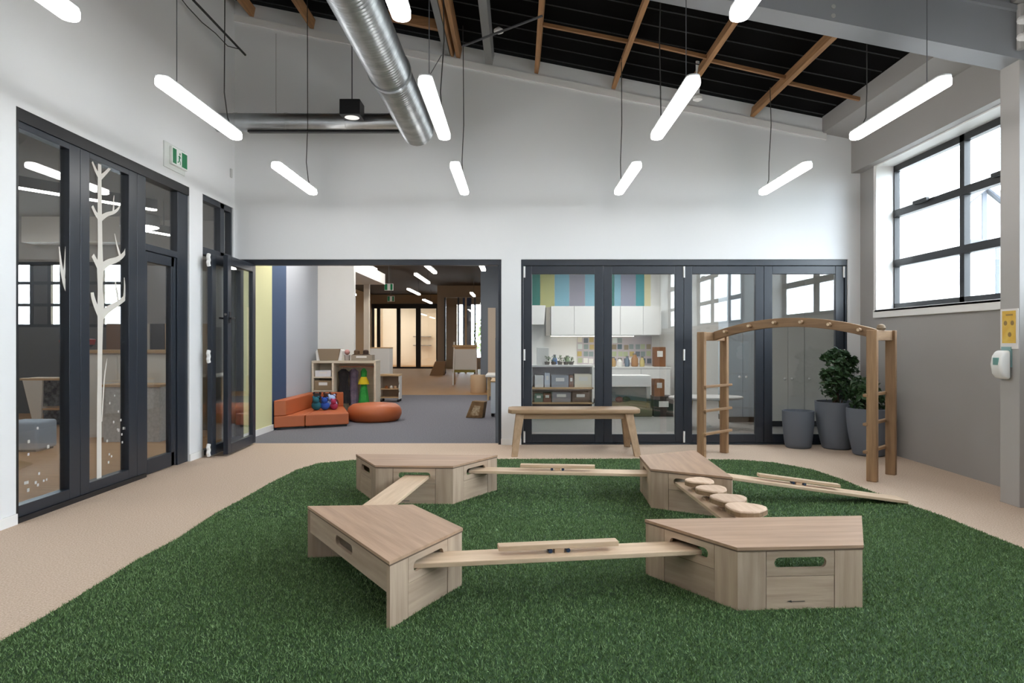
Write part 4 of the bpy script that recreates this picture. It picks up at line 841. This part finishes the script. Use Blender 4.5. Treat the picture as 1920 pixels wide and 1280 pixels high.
for k, (x, hgt) in enumerate(((1026, .11), (1038, .12), (1050, .13), (1061, .11), (1071, .10))):
    t = thing('seedling_pot', ['first', 'second', 'third', 'fourth', 'fifth'][k]+' potted seedling from the white standing card on the book shelf', 'plant', (xat(x, 11.15), 11.15, .83), 0, 'seedlings on the book shelf')
    MB().lathe([(.035, 0), (.045, .05), (.04, .05)], 12).build('pot', cm('seed_pot', '4a4038', .7), t); m = MB(); rg = random.Random(k)
    for q in range(26):
        p = Vector((rg.gauss(0, .025), rg.gauss(0, .02), .05+rg.random()*hgt*.8)); u = Vector((rg.gauss(0, 1), rg.gauss(0, 1), rg.gauss(0, 1))).normalized()*.02; v_ = u.cross(Vector((rg.random(), .3, 1))).normalized()*.012
        m.add([p-u, p+v_, p+u, p-v_], [(0, 1, 2, 3)])
    m.build('leaves', cm('seed_leaf', '5e7a48', .5), t)
tag(B(-.10, .10, 0, .04, 0, .28).build('white_easel_card', joinw, loc=(xat(1018, 11.2), 11.24, .83), bevel=.004), 'white standing card on top of the book shelf', 'card')
te = thing('terrarium', 'glass terrarium with a white lid and sand behind the folding doors', 'terrarium', (xat(1182, 11), 11.0, 0))
hw = .33
B(-hw, hw, 0, .4, .48, .66).build('lid', joinw, te, bevel=.004); m = MB().box(-hw, hw, 0, .006, .14, .48).box(-hw, -hw+.006, .006, .4, .14, .48).box(hw-.006, hw, .006, .4, .14, .48); m.build('tank_glass', G, te)
MB().prism([(-hw+.01, .14), (hw-.01, .14), (hw-.01, .21), (.0, .24), (-hw+.01, .2)], .01, .39, 'y').build('sand', cm('sand', 'a58f68', .9), te); B(-hw, hw, .39, .4, .14, .48).build('back_glass', cm('tank_back', '9fb8c4', .4), te); B(-hw-.02, hw+.02, -.02, .42, .0, .14).build('stand', cm('stand_olive', '6d6a52', .7), te, bevel=.01)
for x, cl, lb in ((-.16, '8a4a48', 'reddish rock in the terrarium'), (-.05, '3f4a38', 'dark green rock in the terrarium')): tag(MB().ball((0, 0, .03), (.07, .05, .05), 8).build('terrarium_rock', cm('rock_'+cl, cl, .8), loc=(te.location.x+x, 11.12, .235)), lb, 'rock')
crate('brown box standing beside the terrarium', '8a5a34', xat(1227, 11), xat(1246, 11), 11.0, 11.25, .32, .60); crate('dark crate under the brown box beside the terrarium', '1c2026', xat(1226, 11), xat(1262, 11), 10.98, 11.3, .0, .31, lid='1c2026')
crate('brown box on the end of the kitchen counter', '7d4f2c', xat(1225, 13.6), xat(1246, 13.6), 13.5, 13.7, .715, 1.1)
for x0, x1, Y, lb in ((3.60, 4.06, 9.66, 'tall white cupboard with a round knob behind the planters'), (4.065, 4.9, 9.66, 'wide tall white cupboard in the corner behind the planters'), (3.15, 3.585, 10.2, 'tall pale grey cupboard set back beside the white cupboards')):
    t = thing('tall_cupboard', lb, 'cupboard', ((x0+x1)/2, Y, 0)); w_ = (x1-x0)/2; mt = joinw if Y < 10 else cm('pale_grey_door', 'b9c3cb', .45)
    B(-w_, w_, .02, .5, .08, 2.25).build('carcass', mt, t); B(-w_, w_, .05, .5, 0, .08).build('plinth', aludark, t)
    nd = 2 if w_ < .3 else 1
    for i in range(nd):
        a0 = -w_+2*w_/nd*i; dr = B(a0+.002, a0+2*w_/nd-.002, 0, .018, .085, 2.245).build('door', mt, t, bevel=.002)
        MB().ball(((-.05 if i == 0 else .05) if nd == 2 else -w_+.06, -.02, .68), .022, 10).build('knob', cm('knob_white', 'f0efec', .4), dr, smooth=True)
gt = thing('low_table', 'low grey oval table behind the folding doors near the arch', 'table', (2.65, 9.6, 0)); MB().lathe([(.5, .40), (.52, .41), (.52, .43), (.5, .44)], 32, (0, 0, 0), 1, .6).build('tabletop', cm('table_grey', 'c9c6c2', .4), gt)
for q in range(4): MB().tube([(.35*math.cos(q*PI/2+.7), .2*math.sin(q*PI/2+.7), 0), (.3*math.cos(q*PI/2+.7), .18*math.sin(q*PI/2+.7), .41)], .02, 8).build('leg', birch, gt)
for X, Y in ((.8, 12.2), (2.2, 12.4), (1.5, 9.6), (2.9, 10.9)): hang('kitchen_lamp', 'glowing linear lamp on the kitchen room ceiling', X, Y, 1.5, 2.6, kitglow, 'linear lamps of the kitchen room', .12, w_=.2)  # includes an extra lamp added only to lift the kitchen's light

# ================================================================== OUTSIDE
struct(B(4.3, 70, -30, 45, -.6, -.12).build('ground_outside', cm('grey_paving', '6f6d69', .9)), 'pale paving outside the windows')
hs = thing('neighbour_house', 'pale house with a timber battened gable outside the high window', 'house', (12.3, 18, -.12)); pw = cm('pale_render', 'e6e6e4', .8); gt_ = cm('house_trim', '4c5058', .7)
MB().prism([(-1.7, 0), (5, 0), (5, 3.95), (1.7, 3.95), (0, 5.3), (-1.7, 3.95)], 0, 6, 'y').build('walls', pw, hs)
for s_ in (-1, 1):
    MB().bar((s_*2.1, -.1, 3.72), (0, -.1, 5.42), .12, .16, up=(0, 0, 1)).build('barge_board', gt_, hs)
    MB().bar((s_*1.05, 3, 4.63), (s_*1.06, 3.0001, 4.63), .1, .1).build('roof_clip', gt_, hs)
B(-1.75, 1.75, -.04, 0, 3.9, 4.02).build('tie_beam', gt_, hs)
for x in (-.9, 0, .9): B(x-.06, x+.06, -.04, 0, 4.02, 5.3-abs(x)*.8).build('gable_batten', gt_, hs)
for x in (.35, 1.0, 1.65): B(x-.05, x+.05, -.04, 0, 1.8, 3.9).build('wall_batten', gt_, hs)
for s_ in (-1, 1): MB().add([(0, -.2, 5.36), (s_*2.15, -.2, 3.68), (s_*2.15, 6.1, 3.68), (0, 6.1, 5.36), (0, -.2, 5.46), (s_*2.15, -.2, 3.78), (s_*2.15, 6.1, 3.78), (0, 6.1, 5.46)], [(0, 1, 2, 3), (4, 7, 6, 5), (0, 4, 5, 1), (1, 5, 6, 2), (2, 6, 7, 3), (3, 7, 4, 0)]).build('roof_slope', cm('pale_roof', 'c9cbd0', .7), hs)
def tree(label, c, h_, r, n, seed):
    rg = random.Random(seed); t = thing('garden_tree', label, 'tree', c); MB().tube([(0, 0, 0), (.05, 0, h_*.4), (0, .05, h_*.8)], [.12, .08, .03], 8).build('trunk', stemm, t); m = MB()
    for k in range(n):
        q = rg.random(); p = Vector((rg.gauss(0, .45)*r*(1.1-q), rg.gauss(0, .45)*r*(1.1-q), h_*(.2+.8*q))); u = Vector((rg.gauss(0, 1), rg.gauss(0, 1), rg.gauss(0, 1))).normalized()*.13; v_ = u.cross(Vector((rg.random(), .3, 1))).normalized()*.09
        m.add([p-u, p+v_, p+u, p-v_], [(0, 1, 2, 3)])
    f = m.build('foliage', cm('garden_leaf', '7f9352', .6), t); f['kind'] = 'stuff'
tree('conical green tree outside the high windows', (9.5, 3.2, -.12), 5.2, 1.6, 2600, 1)
tree('leafy tree outside the far hall windows', (-1.5, 36.5, -.12), 3.4, 1.1, 1200, 2)
